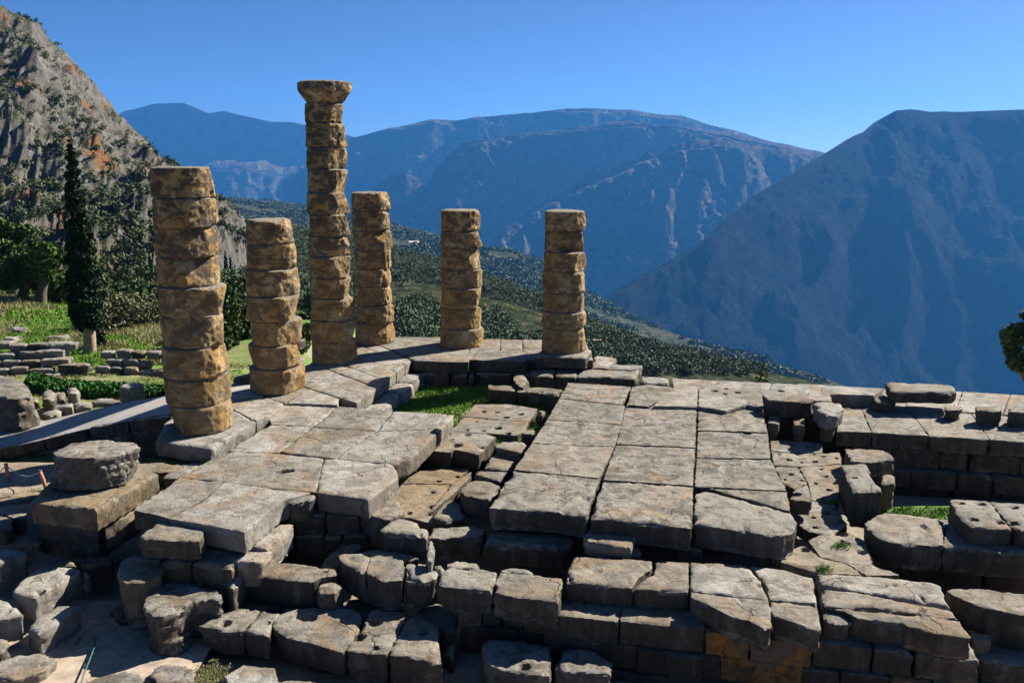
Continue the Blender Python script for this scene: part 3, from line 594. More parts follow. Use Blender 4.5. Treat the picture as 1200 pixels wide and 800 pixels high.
ledge = [(980, 505), (1022, 506.5), (1089, 510.5), (1160, 515), (1260, 521)]; lb_ = [(986, 477), (1010, 479), (1066, 481), (1138, 484), (1215, 489)]
for i in range(4): FPS([ledge[i], ledge[i+1], lb_[i+1], lb_[i]], -.66, .5, 'grey', rough=.6)
q0 = P(978, 506, -.7); q1 = P(1260, 522, -.7)
def wall(parent, a, b, z, h, n, depth, mat, name='wall_block', rough=.9, jit=.06, seed=0, every=None):
    rs = np.random.RandomState(seed); T = np.linspace(0, 1, n+1); T[1:-1] += rs.uniform(-.22, .22, n-1)/n
    a = np.array(a[:2]); b = np.array(b[:2]); dr = (b-a)/np.linalg.norm(b-a); nm_ = np.array([-dr[1], dr[0]])
    for i in range(n):
        p, q = a+(b-a)*T[i], a+(b-a)*T[i+1]; o_ = rs.uniform(0, jit)
        zz = z+rs.uniform(-.015, .015); mt = mat if isinstance(mat, str) else mat[i % len(mat)]
        pts = [(*(p+nm_*o_), zz), (*(q+nm_*o_), zz), (*(q+nm_*depth), zz), (*(p+nm_*depth), zz)]
        stone_w(name, pts, h, mt, parent, rough=rough*.8, taper=.01, gap=-.003)
rw = thing('terrace_wall', 'three-course wall of rough blocks below the right ledge, in shade above the small green patch', 'wall', (q0[0], q0[1], -2.6))
wall(rw, (q0[0]+.6, q0[1]+.1), (q1[0], q1[1]+.1), -1.17, .62, 5, 1.2, 'block', seed=1, rough=1.5)
wall(rw, (q0[0]+.4, q0[1]-.15), (q1[0], q1[1]-.15), -1.8, .55, 6, 1.2, 'block', seed=2, rough=1.5)
wall(rw, (q0[0]+.1, q0[1]+.05), (q1[0], q1[1]+.05), -2.35, .45, 4, 1.2, 'foot', seed=3, rough=1.5)
PT(fp, 'footing', 'p', [(800, 470), (900, 472), (985, 500), (1100, 507), (1260, 515), (1260, 480), (1030, 460), (820, 450)], -1.2, 1.5, 'foot')
# holed floor between
hf = thing('holed_floor', 'low paved floor pitted with rows of dark cuttings, right of the central pavement', 'floor', P(955, 560, -.95))
def HF(pts, holes=(), z=-.95, mat='grey'): PT(hf, 'paving_slab', 'J', pts, z, .35, mat, holes=[('J', h_[0], h_[1], h_[2]*.62) for h_ in holes])
HF([(-260, 330), (-130, 340), (10, 345), (20, 400), (-140, 400), (-250, 395)], [(-190, 340, .12), (-150, 360, .12), (-20, 352, .12), (-60, 370, .1)])
HF([(-250, 397), (-140, 402), (20, 402), (110, 400), (118, 455), (0, 470), (-110, 470), (-240, 465)], [(-160, 438, .2), (-20, 448, .17), (-210, 410, .1), (20, 420, .12), (90, 430, .12), (-90, 452, .1), (-30, 410, .1)])
HF([(-240, 467), (-110, 472), (-60, 560), (-130, 590), (-190, 560)], [(-150, 512, .2), (-180, 540, .12), (-90, 545, .13), (-95, 500, .09)])
HF([(-108, 472), (0, 472), (118, 458), (100, 560), (105, 660), (80, 670), (-40, 650), (-58, 560)], [(30, 522, .17), (80, 560, .12), (50, 595, .17), (0, 455, .12), (-20, 560, .12), (10, 486, .09), (20, 640, .09)])
HF([(-130, 592), (-58, 562), (-40, 652), (80, 672), (150, 780), (60, 830), (-60, 810), (-130, 760), (-150, 700)], [(40, 715, .18), (110, 760, .17), (-20, 790, .15), (-30, 740, .12)])
PT(hf, 'paving_slab', 'E', [(-60, 60), (0, 20), (150, 10), (240, 60), (280, 180), (430, 240), (240, 238), (150, 180), (0, 140)], -.97, .35, 'grey', holes=[('E', 110, 20, .2), ('E', 120, 70, .2), ('E', 220, 120, .14)])
PT(hf, 'paving_slab', 'E', [(-50, 100), (0, 142), (150, 182), (235, 240), (0, 225), (-60, 210), (-200, 170), (-200, 110), (-90, 80)], -.96, .35, 'tan', holes=[('E', 0, 205, .14), ('E', -75, 105, .14)])
# ------------------------------------------------------------------ right-hand blocks
tb = thing('propped_slab', 'short thick slab propped on two square legs like a small table, behind the central pavement', 'propped stone', P(918, 500, -.9))
PT(tb, 'slab', 'I', [(765, 98), (800, 126), (900, 134), (1035, 134), (1040, 112), (1000, 97), (880, 92), (780, 92)], .12, .55, 'grey')
PT(tb, 'leg', 'p', [(900, 495), (914, 496), (914, 484), (901, 483)], -.42, .55, 'tan'); PT(tb, 'leg', 'p', [(929, 497), (944, 498), (943, 486), (930, 485)], -.42, .55, 'tan')
tb = thing('propped_boulder', 'rounded pale boulder set on a dark squat foot, right beside the small table-like propped slab', 'propped stone', P(970, 512, -.9))
PT(tb, 'boulder', 'J', [(-35, 150), (0, 190), (40, 205), (100, 195), (135, 170), (120, 145), (60, 125), (-20, 128)], .08, .5, 'white', rough=1.6)
PT(tb, 'foot', 'J', [(0, 258), (85, 262), (90, 215), (10, 210)], -.42, .55, 'block')
tb = thing('capped_slab', 'long flat slab lying on two rounded stones at the skyline on the right', 'propped stone', P(1080, 480, -.65))
PT(tb, 'slab', 'J', [(340, 30), (372, 82), (560, 84), (700, 88), (722, 80), (700, 48), (560, 36)], .1, .42, 'grey', rough=.8)
PT(tb, 'support_stone', 'J', [(282, 130), (300, 140), (390, 145), (402, 115), (330, 98), (290, 105)], -.3, .42, 'block', rough=1.6)
PT(tb, 'support_stone', 'J', [(640, 170), (690, 182), (745, 178), (752, 155), (700, 145), (650, 150)], -.28, .42, 'grey', rough=1.8)
S('cube_block', 'cube-shaped block standing alone on the right ledge, right of the long capped slab', 'p', [(1142, 474.5), (1144, 480), (1160, 481), (1176, 481.5), (1174, 474.5)], -.13, .53, 'grey')
S('notched_block', 'notched block with a small raised corner on the ledge at the right photo edge', 'p', [(1181, 476), (1181, 482), (1230, 484), (1230, 477), (1190, 473)], -.13, .53, 'grey', rough=1.4)
S('stone_block', 'rough-topped block behind the upright block, at the left end of the right ledge wall', 'J', [(128, 378), (165, 452), (290, 448), (400, 440), (372, 405), (340, 385), (200, 374)], -.45, .5, 'rock', rough=1.3)
S('upright_block', 'tall upright block with a small drilled hole, standing at the edge of the holed floor', 'J', [(105, 458), (172, 600), (250, 604), (330, 600), (290, 530), (245, 455)], -.2, .95, 'grey', rough=.8, holes=[('J', 185, 532, .07)])
S('stone_block', 'squat yellowish block in shade behind the upright block, beside the small green patch', 'p', [(1032, 566), (1050, 566), (1049, 556), (1034, 555)], -.8, .8, 'tan')
S('kerb_block', 'wide low block with a broken left corner, in front of the upright block', 'd', [(440, 170), (520, 130), (690, 148), (765, 165), (750, 265), (640, 262), (540, 250), (490, 232), (450, 195)], -.68, .62, 'grey', rough=1.1)
S('kerb_block', 'dark shaded block joined to the right of the wide low block with broken corner', 'd', [(750, 265), (765, 165), (800, 160), (1067, 240), (1200, 250), (1200, 300), (860, 280)], -.7, .62, 'block')
hb = thing('drilled_block_pair', 'raised pair of thick blocks with drilled tops at the right edge of the photo', 'stone block', P(1160, 620, -.9))
PT(hb, 'block', 'd', [(775, 78), (800, 140), (860, 190), (1025, 202), (930, 88), (850, 82)], -.3, .62, 'grey', holes=[('d', 820, 98, .1), ('d', 868, 162, .12), ('d', 900, 102, .1), ('d', 975, 172, .12)])
PT(hb, 'block', 'd', [(930, 88), (1027, 202), (1240, 215), (1240, 105)], -.3, .62, 'grey', holes=[('d', 1030, 115, .1), ('d', 1030, 176, .14)])
rl = thing('lower_right_wall', 'two dark courses of masonry below the raised drilled blocks at the right', 'wall', (14, 20, -2.6))
u0, u1 = P(1040, 648, -1.3), P(1280, 668, -1.3)
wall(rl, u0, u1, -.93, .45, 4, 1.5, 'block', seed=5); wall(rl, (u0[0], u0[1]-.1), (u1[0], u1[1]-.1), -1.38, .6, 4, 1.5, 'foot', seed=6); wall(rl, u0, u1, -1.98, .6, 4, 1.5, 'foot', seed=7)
def patchz(X, Y): return -1.75+0*X
heightfield('grass_patch', np.linspace(9.6, 14.5, 30), np.linspace(20.6, 23.2, 24), patchz, M['turf'], .06, 1.5, seed=19)
# ------------------------------------------------------------------ front rows (right half)
S('front_slab', 'broad front-row slab with a sandy crack across its right end', 'b', [(1047, 305), (1180, 310), (1350, 320), (1350, 350), (1300, 385), (1270, 430), (1150, 418), (1007, 405), (1020, 350)], -.95, .44, 'grey', gap=-.004)
S('front_slab', 'small squarish front-row slab between the sandy crack and the straight dark joint', 'c', [(495, 321), (625, 326), (625, 441), (410, 431), (440, 395), (488, 372)], -.96, .44, 'grey', gap=-.004)
S('front_slab', 'wide flat front-row slab with a dark star-shaped stain, just right of the straight dark joint', 'p', [(809, 657), (846, 659), (876, 661.5), (893, 680), (901, 702), (855, 697), (809, 691.5)], -.95, .5, 'white', gap=-.004)
S('front_slab', 'flat front-row slab right of the star-shaped stain, under the overhang of the central pavement', 'p', [(877, 661.5), (920, 667), (940, 671), (954, 675), (958, 706), (902, 702), (894, 680)], -.96, .5, 'white', gap=-.004)
S('overhanging_block', 'thick front block with a diagonal broken lower edge above orange-stained masonry', 'p', [(809, 692.5), (855, 698), (901, 703), (905, 734), (896, 737), (882, 728), (855, 721), (830, 708), (809, 699)], -.96, .52, 'grey', rough=1.2, gap=-.012)
S('overhanging_block', 'smaller chipped front block between the diagonal broken block and the long layered slabs', 'p', [(902, 703.5), (930, 706), (958.5, 709), (962.5, 738), (948, 735), (930, 728), (905, 720)], -.97, .5, 'grey', rough=1.3, gap=-.012)
S('layered_slab', 'farthest of the three long narrow slabs lying side by side at the lower right', 'p', [(957, 669.5), (1014, 674), (1081.5, 680), (1102, 685), (1117.5, 711), (1040, 698), (960, 684.5)], -.93, .5, 'white', gap=-.004)
S('layered_slab', 'middle one of the three long narrow slabs lying side by side at the lower right', 'p', [(960, 685.5), (1040, 699), (1117.5, 712), (1125, 725), (1060, 718), (1030, 712.5), (964, 710)], -.95, .5, 'grey', gap=-.004)
S('layered_slab', 'nearest of the three long narrow slabs at the lower right, its front ragged and split', 'p', [(967, 711), (1030, 714), (1125, 726), (1140, 748), (1120, 745), (1086, 740), (1061, 733), (1058, 728), (1040, 728), (1005, 724), (990, 716)], -.97, .5, 'grey', rough=1.2, gap=-.004)
S('stone_slab', 'low worn slab end, partly hidden under the split ragged slab at the lower right', 'p', [(963, 712), (976, 714), (1000, 729), (985, 731), (965, 727)], -1.08, .45, 'grey')
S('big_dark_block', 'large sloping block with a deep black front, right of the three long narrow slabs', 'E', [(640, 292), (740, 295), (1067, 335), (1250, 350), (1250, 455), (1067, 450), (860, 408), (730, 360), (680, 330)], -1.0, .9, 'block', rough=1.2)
S('long_slab', 'lit strip of a low slab at the lower right corner, below the large dark-fronted block', 'E', [(795, 590), (1000, 600), (1250, 620), (1250, 740), (1067, 712), (860, 685), (783, 660)], -1.75, .5, 'grey')
S('stone_slab', 'small reddish slab end squeezed between the large dark-fronted block and the low lit strip', 'E', [(770, 515), (900, 545), (895, 580), (800, 575)], -1.45, .4, 'tan')
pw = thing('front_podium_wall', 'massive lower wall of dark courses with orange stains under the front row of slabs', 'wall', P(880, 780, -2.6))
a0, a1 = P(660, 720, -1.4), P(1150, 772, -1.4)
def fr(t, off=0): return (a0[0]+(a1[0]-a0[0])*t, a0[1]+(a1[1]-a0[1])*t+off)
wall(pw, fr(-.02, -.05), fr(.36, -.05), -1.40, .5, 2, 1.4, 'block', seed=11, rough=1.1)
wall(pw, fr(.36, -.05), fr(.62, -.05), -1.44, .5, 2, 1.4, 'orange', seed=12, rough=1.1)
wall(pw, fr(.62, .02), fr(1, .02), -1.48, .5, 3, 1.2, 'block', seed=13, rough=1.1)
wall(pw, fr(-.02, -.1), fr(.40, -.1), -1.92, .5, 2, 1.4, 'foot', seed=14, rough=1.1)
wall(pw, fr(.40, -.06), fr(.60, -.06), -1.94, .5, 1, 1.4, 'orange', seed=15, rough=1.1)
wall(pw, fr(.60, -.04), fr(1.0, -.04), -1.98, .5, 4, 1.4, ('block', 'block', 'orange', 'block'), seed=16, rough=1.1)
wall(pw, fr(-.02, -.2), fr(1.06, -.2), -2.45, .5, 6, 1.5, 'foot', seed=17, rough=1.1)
PT(pw, 'buttress', 'D', [(265, 660), (465, 675), (462, 625), (270, 615)], -1.93, .9, 'block')
wall(pw, fr(1.0, .3), (a1[0]+3, a1[1]+.1), -2.25, .5, 2, 1.5, 'foot', seed=18)
# ------------------------------------------------------------------ middle front blocks
S('split_block', 'flat-topped block between the cube-like block and the long low block under the central pavement', 'C', [(98, 42), (175, 48), (240, 38), (372, 45), (405, -10), (300, -20), (120, -12)], -1.05, .55, 'grey', rough=1.1)
S('long_block', "long low block with a worn lit ridge, under the central pavement's near edge", 'b', [(685, 250), (700, 262), (815, 262), (1005, 275), (1050, 240), (1045, 210), (740, 200), (705, 215)], -1.05, .55, 'grey', rough=1.3)
S('stone_block', 'small chunky stone with a lit top, set against the overhanging edge of the central pavement', 'c', [(208, 235), (240, 250), (300, 262), (400, 268), (417, 215), (392, 187), (320, 180), (240, 190)], -.72, .36, 'white', rough=1.2)
S('stone_block', 'thin pale stone sliver beneath the chunky stone at the edge of the central pavement', 'c', [(395, 300), (437, 302), (437, 270), (400, 268)], -.98, .25, 'white')
S('rounded_block', 'rough rounded block with a cracked lit top at the inner corner of the left pavement', 'b', [(185, 120), (200, 130), (300, 158), (340, 148), (385, 128), (370, 95), (320, 78), (270, 74), (205, 88)], -.78, .85, 'rock', rough=1.3)
S('cubic_block', 'cube-like block with a smooth front, right of the rounded block with the cracked top', 'b', [(278, 200), (310, 215), (400, 222), (468, 232), (478, 205), (432, 168), (345, 150), (320, 170)], -.9, .6, 'grey', rough=1.2)
S('thin_stone', 'narrow pale upright stone standing against the right side of the cube-like block', 'p', [(500, 657), (507, 658), (509, 634), (502, 632)], -.95, .5, 'white')
S('cracked_block', 'left piece of the big cracked blocks, with an uneven lit top, lower centre', 'b', [(122, 300), (138, 330), (228, 372), (245, 305), (215, 288), (180, 284)], -1.2, .72, 'grey', rough=1.4, gap=-.012)
S('cracked_block', 'middle piece of the big cracked blocks at the lower centre, between two straight cracks', 'b', [(228, 372), (300, 405), (345, 400), (376, 398), (382, 322), (300, 308), (247, 303)], -1.2, .72, 'grey', rough=1.3, gap=-.012)
S('stone_block', 'rounded small block at the right end of the big cracked blocks, lower centre', 'b', [(380, 392), (450, 402), (500, 385), (512, 365), (480, 334), (390, 324)], -1.2, .66, 'grey', rough=1.3)
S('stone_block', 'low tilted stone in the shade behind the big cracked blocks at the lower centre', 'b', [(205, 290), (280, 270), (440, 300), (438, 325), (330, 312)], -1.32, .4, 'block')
S('paired_block', 'left one of two joined blocks above the orange stones, with a brownish dished top', 'C', [(150, 282), (180, 298), (300, 312), (434, 318), (462, 215), (330, 205), (200, 192), (165, 240)], -1.08, .56, 'grey', rough=1.2, gap=-.012)
S('paired_block', 'right one of two joined blocks above the orange stones, with a chipped shining front edge', 'C', [(437, 320), (520, 345), (570, 355), (680, 362), (775, 385), (802, 250), (640, 232), (464, 216)], -1.08, .56, 'grey', rough=1.2, gap=-.012)
S('flat_stone', 'flat pale stone showing behind the left of the two joined blocks', 'C', [(195, 195), (373, 208), (372, 175), (250, 162), (200, 178)], -1.16, .35, 'white')
S('flat_stone', 'low rounded pale stone showing behind the right of the two joined blocks', 'C', [(475, 220), (650, 232), (635, 200), (550, 187), (490, 192)], -1.16, .35, 'white')
S('stone_block', 'tiny pale stone between the cracked blocks and the two joined blocks at the lower centre', 'C', [(128, 190), (150, 225), (190, 220), (200, 190), (160, 180)], -1.16, .4, 'white')
ow = thing('orange_underwall', 'underwall of bright orange and dark stones beneath the two joined blocks', 'wall', P(600, 740, -2.4))
b0, b1 = P(537, 713, -1.62), P(637, 722, -1.62)
wall(ow, b0, (b0[0]+.5, b0[1]), -1.62, .42, 1, .9, 'orange', seed=21, rough=.8); wall(ow, (b0[0]+.5, b0[1]+.05), (b0[0]+.9, b0[1]+.05), -1.62, .42, 1, .9, 'block', seed=22)
wall(ow, (b0[0]+.9, b0[1]), b1, -1.62, .42, 2, .9, 'orange', seed=23, rough=.8); wall(ow, b0, b1, -2.05, .6, 3, .9, 'foot', seed=24)
S('wedge_block', 'small wedge-like block with a lit drilled top, tucked right of the orange stones', 'C', [(690, 492), (730, 500), (800, 500), (868, 492), (882, 455), (775, 442), (722, 488)], -1.62, .5, 'block', rough=1.2, holes=[('C', 778, 465, .05), ('C', 828, 468, .05)])
S('low_block', 'large shaded block with a rough lit front corner, below the orange stones', 'C', [(368, 590), (380, 690), (480, 735), (600, 760), (730, 765), (752, 610), (560, 570), (400, 562)], -2.05, .8, 'rock', rough=1.4, holes=[('C', 600, 715, .15)])
S('low_block', 'jagged block with a crumbling lit top, right of the large shaded block below orange stones', 'C', [(757, 690), (765, 745), (900, 750), (1050, 755), (1067, 690), (935, 612), (785, 620)], -2.05, .7, 'rock', rough=1.7)
S('low_block', 'bluish block deep in the gap left of the orange stones', 'C', [(20, 450), (110, 500), (235, 540), (255, 440), (140, 380), (60, 400)], -2.0, .7, 'block')
S('low_block', 'narrow dark block in the gap below the bluish block, left of the orange stones', 'C', [(170, 640), (230, 690), (250, 560), (200, 560)], -2.3, .5, 'block')
# front row, left of the gap
S('front_block', 'right-hand front block split by a diagonal crack, with an oval cutting near its edge', 'p', [(480.5, 716), (514, 729), (513, 748), (519, 777), (500, 775), (480, 769), (455, 766)], -1.9, .72, 'grey', rough=1.2, holes=[('C', 70, 540, .14)], gap=-.012)
S('front_block', 'front block with two crumbled pits along its left edge, left of the diagonal crack', 'p', [(436, 713), (479.5, 716), (454, 766), (430, 765), (406, 762), (411, 750), (420, 738)], -1.9, .72, 'grey', rough=1.3, holes=[('B', 885, 480, .2), ('B', 800, 560, .17), ('B', 890, 618, .1)], gap=-.012)
S('holed_block', 'broad front block with a large round moss-filled hole in its top', 'B', [(350, 492), (360, 520), (430, 565), (560, 592), (718, 642), (760, 590), (800, 530), (822, 452), (780, 415), (690, 398), (560, 402), (440, 415), (390, 438)], -1.9, .56, 'grey', rough=1.1, holes=[('B', 535, 458, .2), ('B', 560, 462, .14), ('B', 500, 455, .12)], gap=-.012)
S('front_block', 'pale slab with a straight joint beside the broad block with the large round hole', 'B', [(205, 528), (340, 556), (345, 510), (355, 480), (395, 434), (300, 418)], -1.88, .55, 'grey', holes=[('B', 328, 487, .05)], gap=-.012)
S('front_block', 'cracked slab with a black pit, at the left end of the lower front row', 'B', [(-35, 500), (60, 520), (90, 530), (203, 528), (298, 418), (160, 398), (60, 440)], -1.88, .55, 'grey', rough=1.2, holes=[('B', 108, 490, .14), ('B', 245, 417, .06)], gap=-.012)
S('beam_block', 'long beam-like block with a sharp upper edge and a big smooth dark front', 'B', [(215, 228), (280, 245), (420, 262), (555, 274), (610, 250), (690, 236), (692, 205), (500, 180), (370, 165), (290, 160)], -1.35, .62, 'block', rough=.7, holes=[('B', 250, 212, .1), ('B', 628, 222, .05), ('B', 292, 182, .07)])
S('wedge_block', 'pointed wedge-shaped block with a round hole, left of the long beam-like block', 'B', [(32, 240), (60, 262), (95, 262), (148, 308), (212, 238), (270, 182), (150, 167)], -1.33, .62, 'grey', rough=1.1, holes=[('B', 148, 220, .08)])
S('stone_block', 'rounded dark stone in shade at the right end of the beam-like block', 'B', [(580, 300), (600, 330), (680, 335), (720, 300), (690, 265), (620, 270)], -1.5, .6, 'rock', rough=1.5)
S('narrow_block', 'narrow pale beam running back beside the left pavement with a lit right flank', 'a', [(492, 265), (590, 275), (640, 225), (682, 178), (625, 180), (560, 215)], -.88, .6, 'white')
S('narrow_block', 'pale low block at the near end of the narrow beam beside the left pavement', 'a', [(438, 322), (530, 332), (560, 325), (602, 284), (590, 277), (492, 268)], -.98, .6, 'white')
S('stone_block', 'stone block with a chipped lit face in the notch of the left pavement', 'p', [(330, 586), (339, 590), (366, 586), (371, 578), (352, 577)], -.42, .52, 'rock', rough=1.3)
lc = thing('corner_courses', 'dark courses of masonry in the sunken corner under the left pavement', 'wall', P(390, 640, -2.0))
c0_, c1_ = P(345, 606, -.85), P(420, 606, -.85)
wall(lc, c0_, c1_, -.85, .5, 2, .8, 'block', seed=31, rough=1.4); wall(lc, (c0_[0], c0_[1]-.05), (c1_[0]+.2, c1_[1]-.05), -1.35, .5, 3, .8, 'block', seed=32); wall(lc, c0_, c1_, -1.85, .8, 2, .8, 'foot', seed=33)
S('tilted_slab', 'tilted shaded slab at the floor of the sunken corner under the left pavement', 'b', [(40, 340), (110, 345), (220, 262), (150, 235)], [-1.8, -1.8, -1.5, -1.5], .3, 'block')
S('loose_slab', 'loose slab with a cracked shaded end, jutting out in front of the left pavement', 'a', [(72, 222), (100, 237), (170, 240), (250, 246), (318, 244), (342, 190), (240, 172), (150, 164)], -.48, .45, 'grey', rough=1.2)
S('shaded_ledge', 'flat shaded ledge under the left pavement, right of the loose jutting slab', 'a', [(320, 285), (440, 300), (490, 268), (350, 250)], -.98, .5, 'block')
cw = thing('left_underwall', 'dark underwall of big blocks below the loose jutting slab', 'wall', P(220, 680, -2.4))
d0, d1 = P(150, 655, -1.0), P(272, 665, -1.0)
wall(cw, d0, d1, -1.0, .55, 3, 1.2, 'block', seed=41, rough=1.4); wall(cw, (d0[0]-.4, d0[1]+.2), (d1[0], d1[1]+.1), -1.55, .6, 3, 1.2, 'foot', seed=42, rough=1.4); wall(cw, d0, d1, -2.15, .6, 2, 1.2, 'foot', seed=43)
S('stained_block', 'upright shaded block with an orange-brown base, left of the big notched foreground rock', 'p', [(137, 670), (145, 682), (166, 683), (192, 672), (191, 655), (165, 650), (145, 655)], -1.15, 1.1, 'tan', rough=1.6)
S('foreground_rock', 'big rough rock with a notched flat top, in the lower left foreground', 'a', [(85, 452), (92, 490), (130, 540), (160, 545), (240, 512), (285, 480), (350, 470), (400, 478), (402, 450), (380, 425), (260, 400), (150, 386), (130, 425)], -1.45, .85, 'rock', rough=2.0)
S('foreground_rock', 'smaller broken rock wedged under the big notched rock', 'p', [(172, 744), (190, 752), (215, 750), (226, 735), (220, 727), (185, 728)], -2.05, .65, 'rock', rough=2.0)
S('foreground_rock', 'rough dark rock at the bottom edge beside the small mossy patch', 'p', [(172, 790), (185, 800), (215, 802), (231, 792), (229, 782), (205, 772), (185, 774)], -2.2, .6, 'rock', rough=2.0)
S('flat_block', "flat-topped block cut by the photo's bottom edge, left of the rough dark rock", 'p', [(100, 796), (98, 812), (170, 812), (170, 792), (150, 784), (125, 787)], -2.2, .5, 'grey', rough=1.3)
S('flat_block', 'pale block top just showing at the bottom edge below the block with the round hole', 'p', [(322, 798), (325, 812), (375, 812), (372, 797), (345, 794)], -2.2, .5, 'grey')
ff = thing('front_footing', 'rough dark footing stones in the gaps under the front blocks, lower left of centre', 'foundation', P(350, 760, -2.6))
for i, (x0, x1, y, z) in enumerate(((238, 300, 748, -2.3), (300, 360, 755, -2.35), (360, 410, 768, -2.35), (410, 455, 774, -2.4), (455, 512, 782, -2.42))):
    PT(ff, 'footing', 'p', [(x0, y), (x1, y+3), (x1+4, y-34), (x0+4, y-36)], z+.05, .6, 'foot', rough=1.4)
for x0, x1, y in ((262, 330, 712), (330, 400, 716), (400, 470, 724)):
    PT(ff, 'footing', 'p', [(x0, y), (x1, y+3), (x1+4, y-24), (x0+4, y-26)], -2.05, .6, 'foot', rough=1.4)
S('rubble_stone', 'rough stone on the sandy path edge below the long narrow stepping block', 'p', [(68, 742), (72, 752), (90, 752), (96, 742), (84, 736)], -2.3, .35, 'rock', rough=1.8)
# ------------------------------------------------------------------ left foreground steps and blocks
S('large_tan_block', 'large tan block whose clean sloping flank faces the pavement, carrying the fallen round drum', 'p', [(34, 588), (112.5, 597), (187, 554), (166, 541), (120, 545), (60, 560)], -.25, .55, 'tan', rough=.8)
S('rubble_mass', 'brown rubble masonry in shade right below the large tan block', 'p', [(40, 596), (113, 606), (150, 580), (120, 570), (60, 575)], -.82, 1.2, 'tan', rough=2.0)
S('stone_ledge', 'narrow tan ledge along the foot of the large tan block, beside the left pavement', 'p', [(118, 614), (150, 604), (206, 565), (190, 562), (150, 588)], -.85, .7, 'tan')
dr = drum_mesh('fallen_drum', 1.04, 1.0, .88, 333, rag=3.2, flute=False)
dro = link('fallen_drum', dr, M['rock'], None, loc=(-10.45, 21.3, -.29)); dro.rotation_euler = (math.radians(-3), math.radians(3), .6)
tag(dro, 'fallen round column drum with a rough lichen-dark surface, lying on the large tan block', 'column drum')
S('stone_slab', 'broken pale slab edge between the fallen drum and the base of the nearest column', 'F', [(640, 470), (830, 505), (890, 500), (960, 470), (880, 448), (760, 455)], -.42, .4, 'tan', rough=1.5)
S('stone_slab', 'chipped slab with moss in its joint, at the upper left corner of the left pavement', 'F', [(835, 530), (930, 535), (1067, 470), (1067, 445), (940, 460)], -.45, .35, 'grey', rough=1.4)
S('step_stone', 'smooth block with a pale rounded right flank at the left photo edge', 'A', [(-80, 170), (0, 178), (90, 140), (145, 125), (130, 105), (90, 95), (0, 85), (-80, 85)], -1.25, .5, 'white', rough=.8)
S('step_stone', 'long worn block with two dark holes along its edge, at the left of the photo', 'A', [(58, 322), (140, 352), (175, 358), (250, 322), (340, 268), (430, 210), (400, 190), (300, 190), (200, 198), (120, 250)], -1.5, .6, 'white', rough=.75, holes=[('A', 360, 228, .12), ('A', 212, 325, .12)])
S('step_stone', 'pointed rough end piece sticking out right of the long worn block with two holes', 'A', [(430, 215), (420, 250), (470, 250), (485, 228), (460, 216)], -1.55, .4, 'rock', rough=1.6)
S('step_stone', 'flat brownish stone behind the long worn block with two holes', 'A', [(135, 200), (200, 205), (300, 190), (400, 188), (385, 135), (300, 118), (220, 92), (150, 130)], -1.62, .4, 'tan')
S('path_slab', 'brown slab left of the dark gap below the large tan block', 'A', [(-60, 80), (60, 85), (210, 85), (240, 15), (130, 12), (40, 40), (-60, 50)], -1.6, .4, 'tan', rough=1.4)
S('step_stone', 'block with a small round hole at the left photo edge, below the long worn block', 'A', [(-80, 470), (0, 470), (60, 462), (125, 448), (90, 405), (30, 368), (-80, 350)], -1.62, .55, 'white', rough=.75, holes=[('A', 42, 432, .08)])
S('step_stone', 'long narrow block stepping down to the sandy path, lower left', 'A', [(125, 505), (200, 545), (255, 520), (340, 460), (432, 405), (410, 392), (300, 392), (200, 450)], -1.85, .55, 'white', rough=.75, holes=[('A', 270, 465, .06)])
S('step_stone', 'dark rounded stone at the left photo edge near the bottom', 'A', [(-80, 640), (0, 640), (50, 600), (45, 565), (0, 555), (-80, 550)], -1.95, .6, 'rock', rough=1.4)
S('step_stone', 'lowest worn block in the bottom left corner, beside the sandy path', 'A', [(-80, 760), (60, 790), (230, 740), (300, 670), (240, 640), (80, 650), (-80, 700)], -2.15, .5, 'white', rough=1.4)
S('path_slab', 'small block with a lit end at the left edge, below the stepping stones', 'F', [(-60, 790), (20, 792), (70, 780), (72, 742), (30, 728), (-60, 725)], -1.15, .5, 'grey')
S('path_slab', 'low block half in shadow right of the small lit-end block at the left edge', 'F', [(5, 718), (75, 745), (135, 740), (142, 708), (90, 708)], -1.15, .45, 'grey')
S('path_slab', 'flat tan stepping stone at the left edge in front of the rope posts', 'F', [(-60, 660), (60, 650), (160, 640), (230, 605), (160, 600), (60, 612), (-60, 640)], -1.35, .35, 'tan', rough=1.3)
S('path_slab', 'rough tan stepping stone behind the first one at the left edge', 'F', [(-60, 640), (0, 635), (70, 620), (72, 606), (0, 605), (-60, 620)], -1.3, .35, 'tan', rough=1.3)
S('shadow_block', 'flat shaded block in the gap right of the long worn block with two holes', 'A', [(400, 160), (420, 190), (580, 180), (590, 130), (480, 125)], -1.75, .6, 'block')
S('flat_slab', 'broad pale slab flush with the sandy ground between the mossy patch and the block with round hole', 'p', [(262, 792), (270, 806), (330, 806), (322, 782), (285, 778)], -2.22, .3, 'white', rough=.6)
S('flat_slab', 'thin broken slab lying on the sandy path below the upright stained block', 'p', [(126, 716), (140, 728), (166, 722), (160, 708), (140, 706)], -2.24, .3, 'grey', rough=1.2)
# sandy path in the lower left, mossy patch
def sandz(X, Y): return -2.36+0*X
sx0 = [P(x, y, -2.5) for x, y in ((20, 810), (300, 810), (300, 680), (60, 700))]
heightfield('sandy_path', np.linspace(-12.5, -6.3, 60), np.linspace(14, 19.0, 50), sandz, None or plain('pale_sand', (.36, .29, .22), .95, 3.5, .35), .05, .8, seed=29)
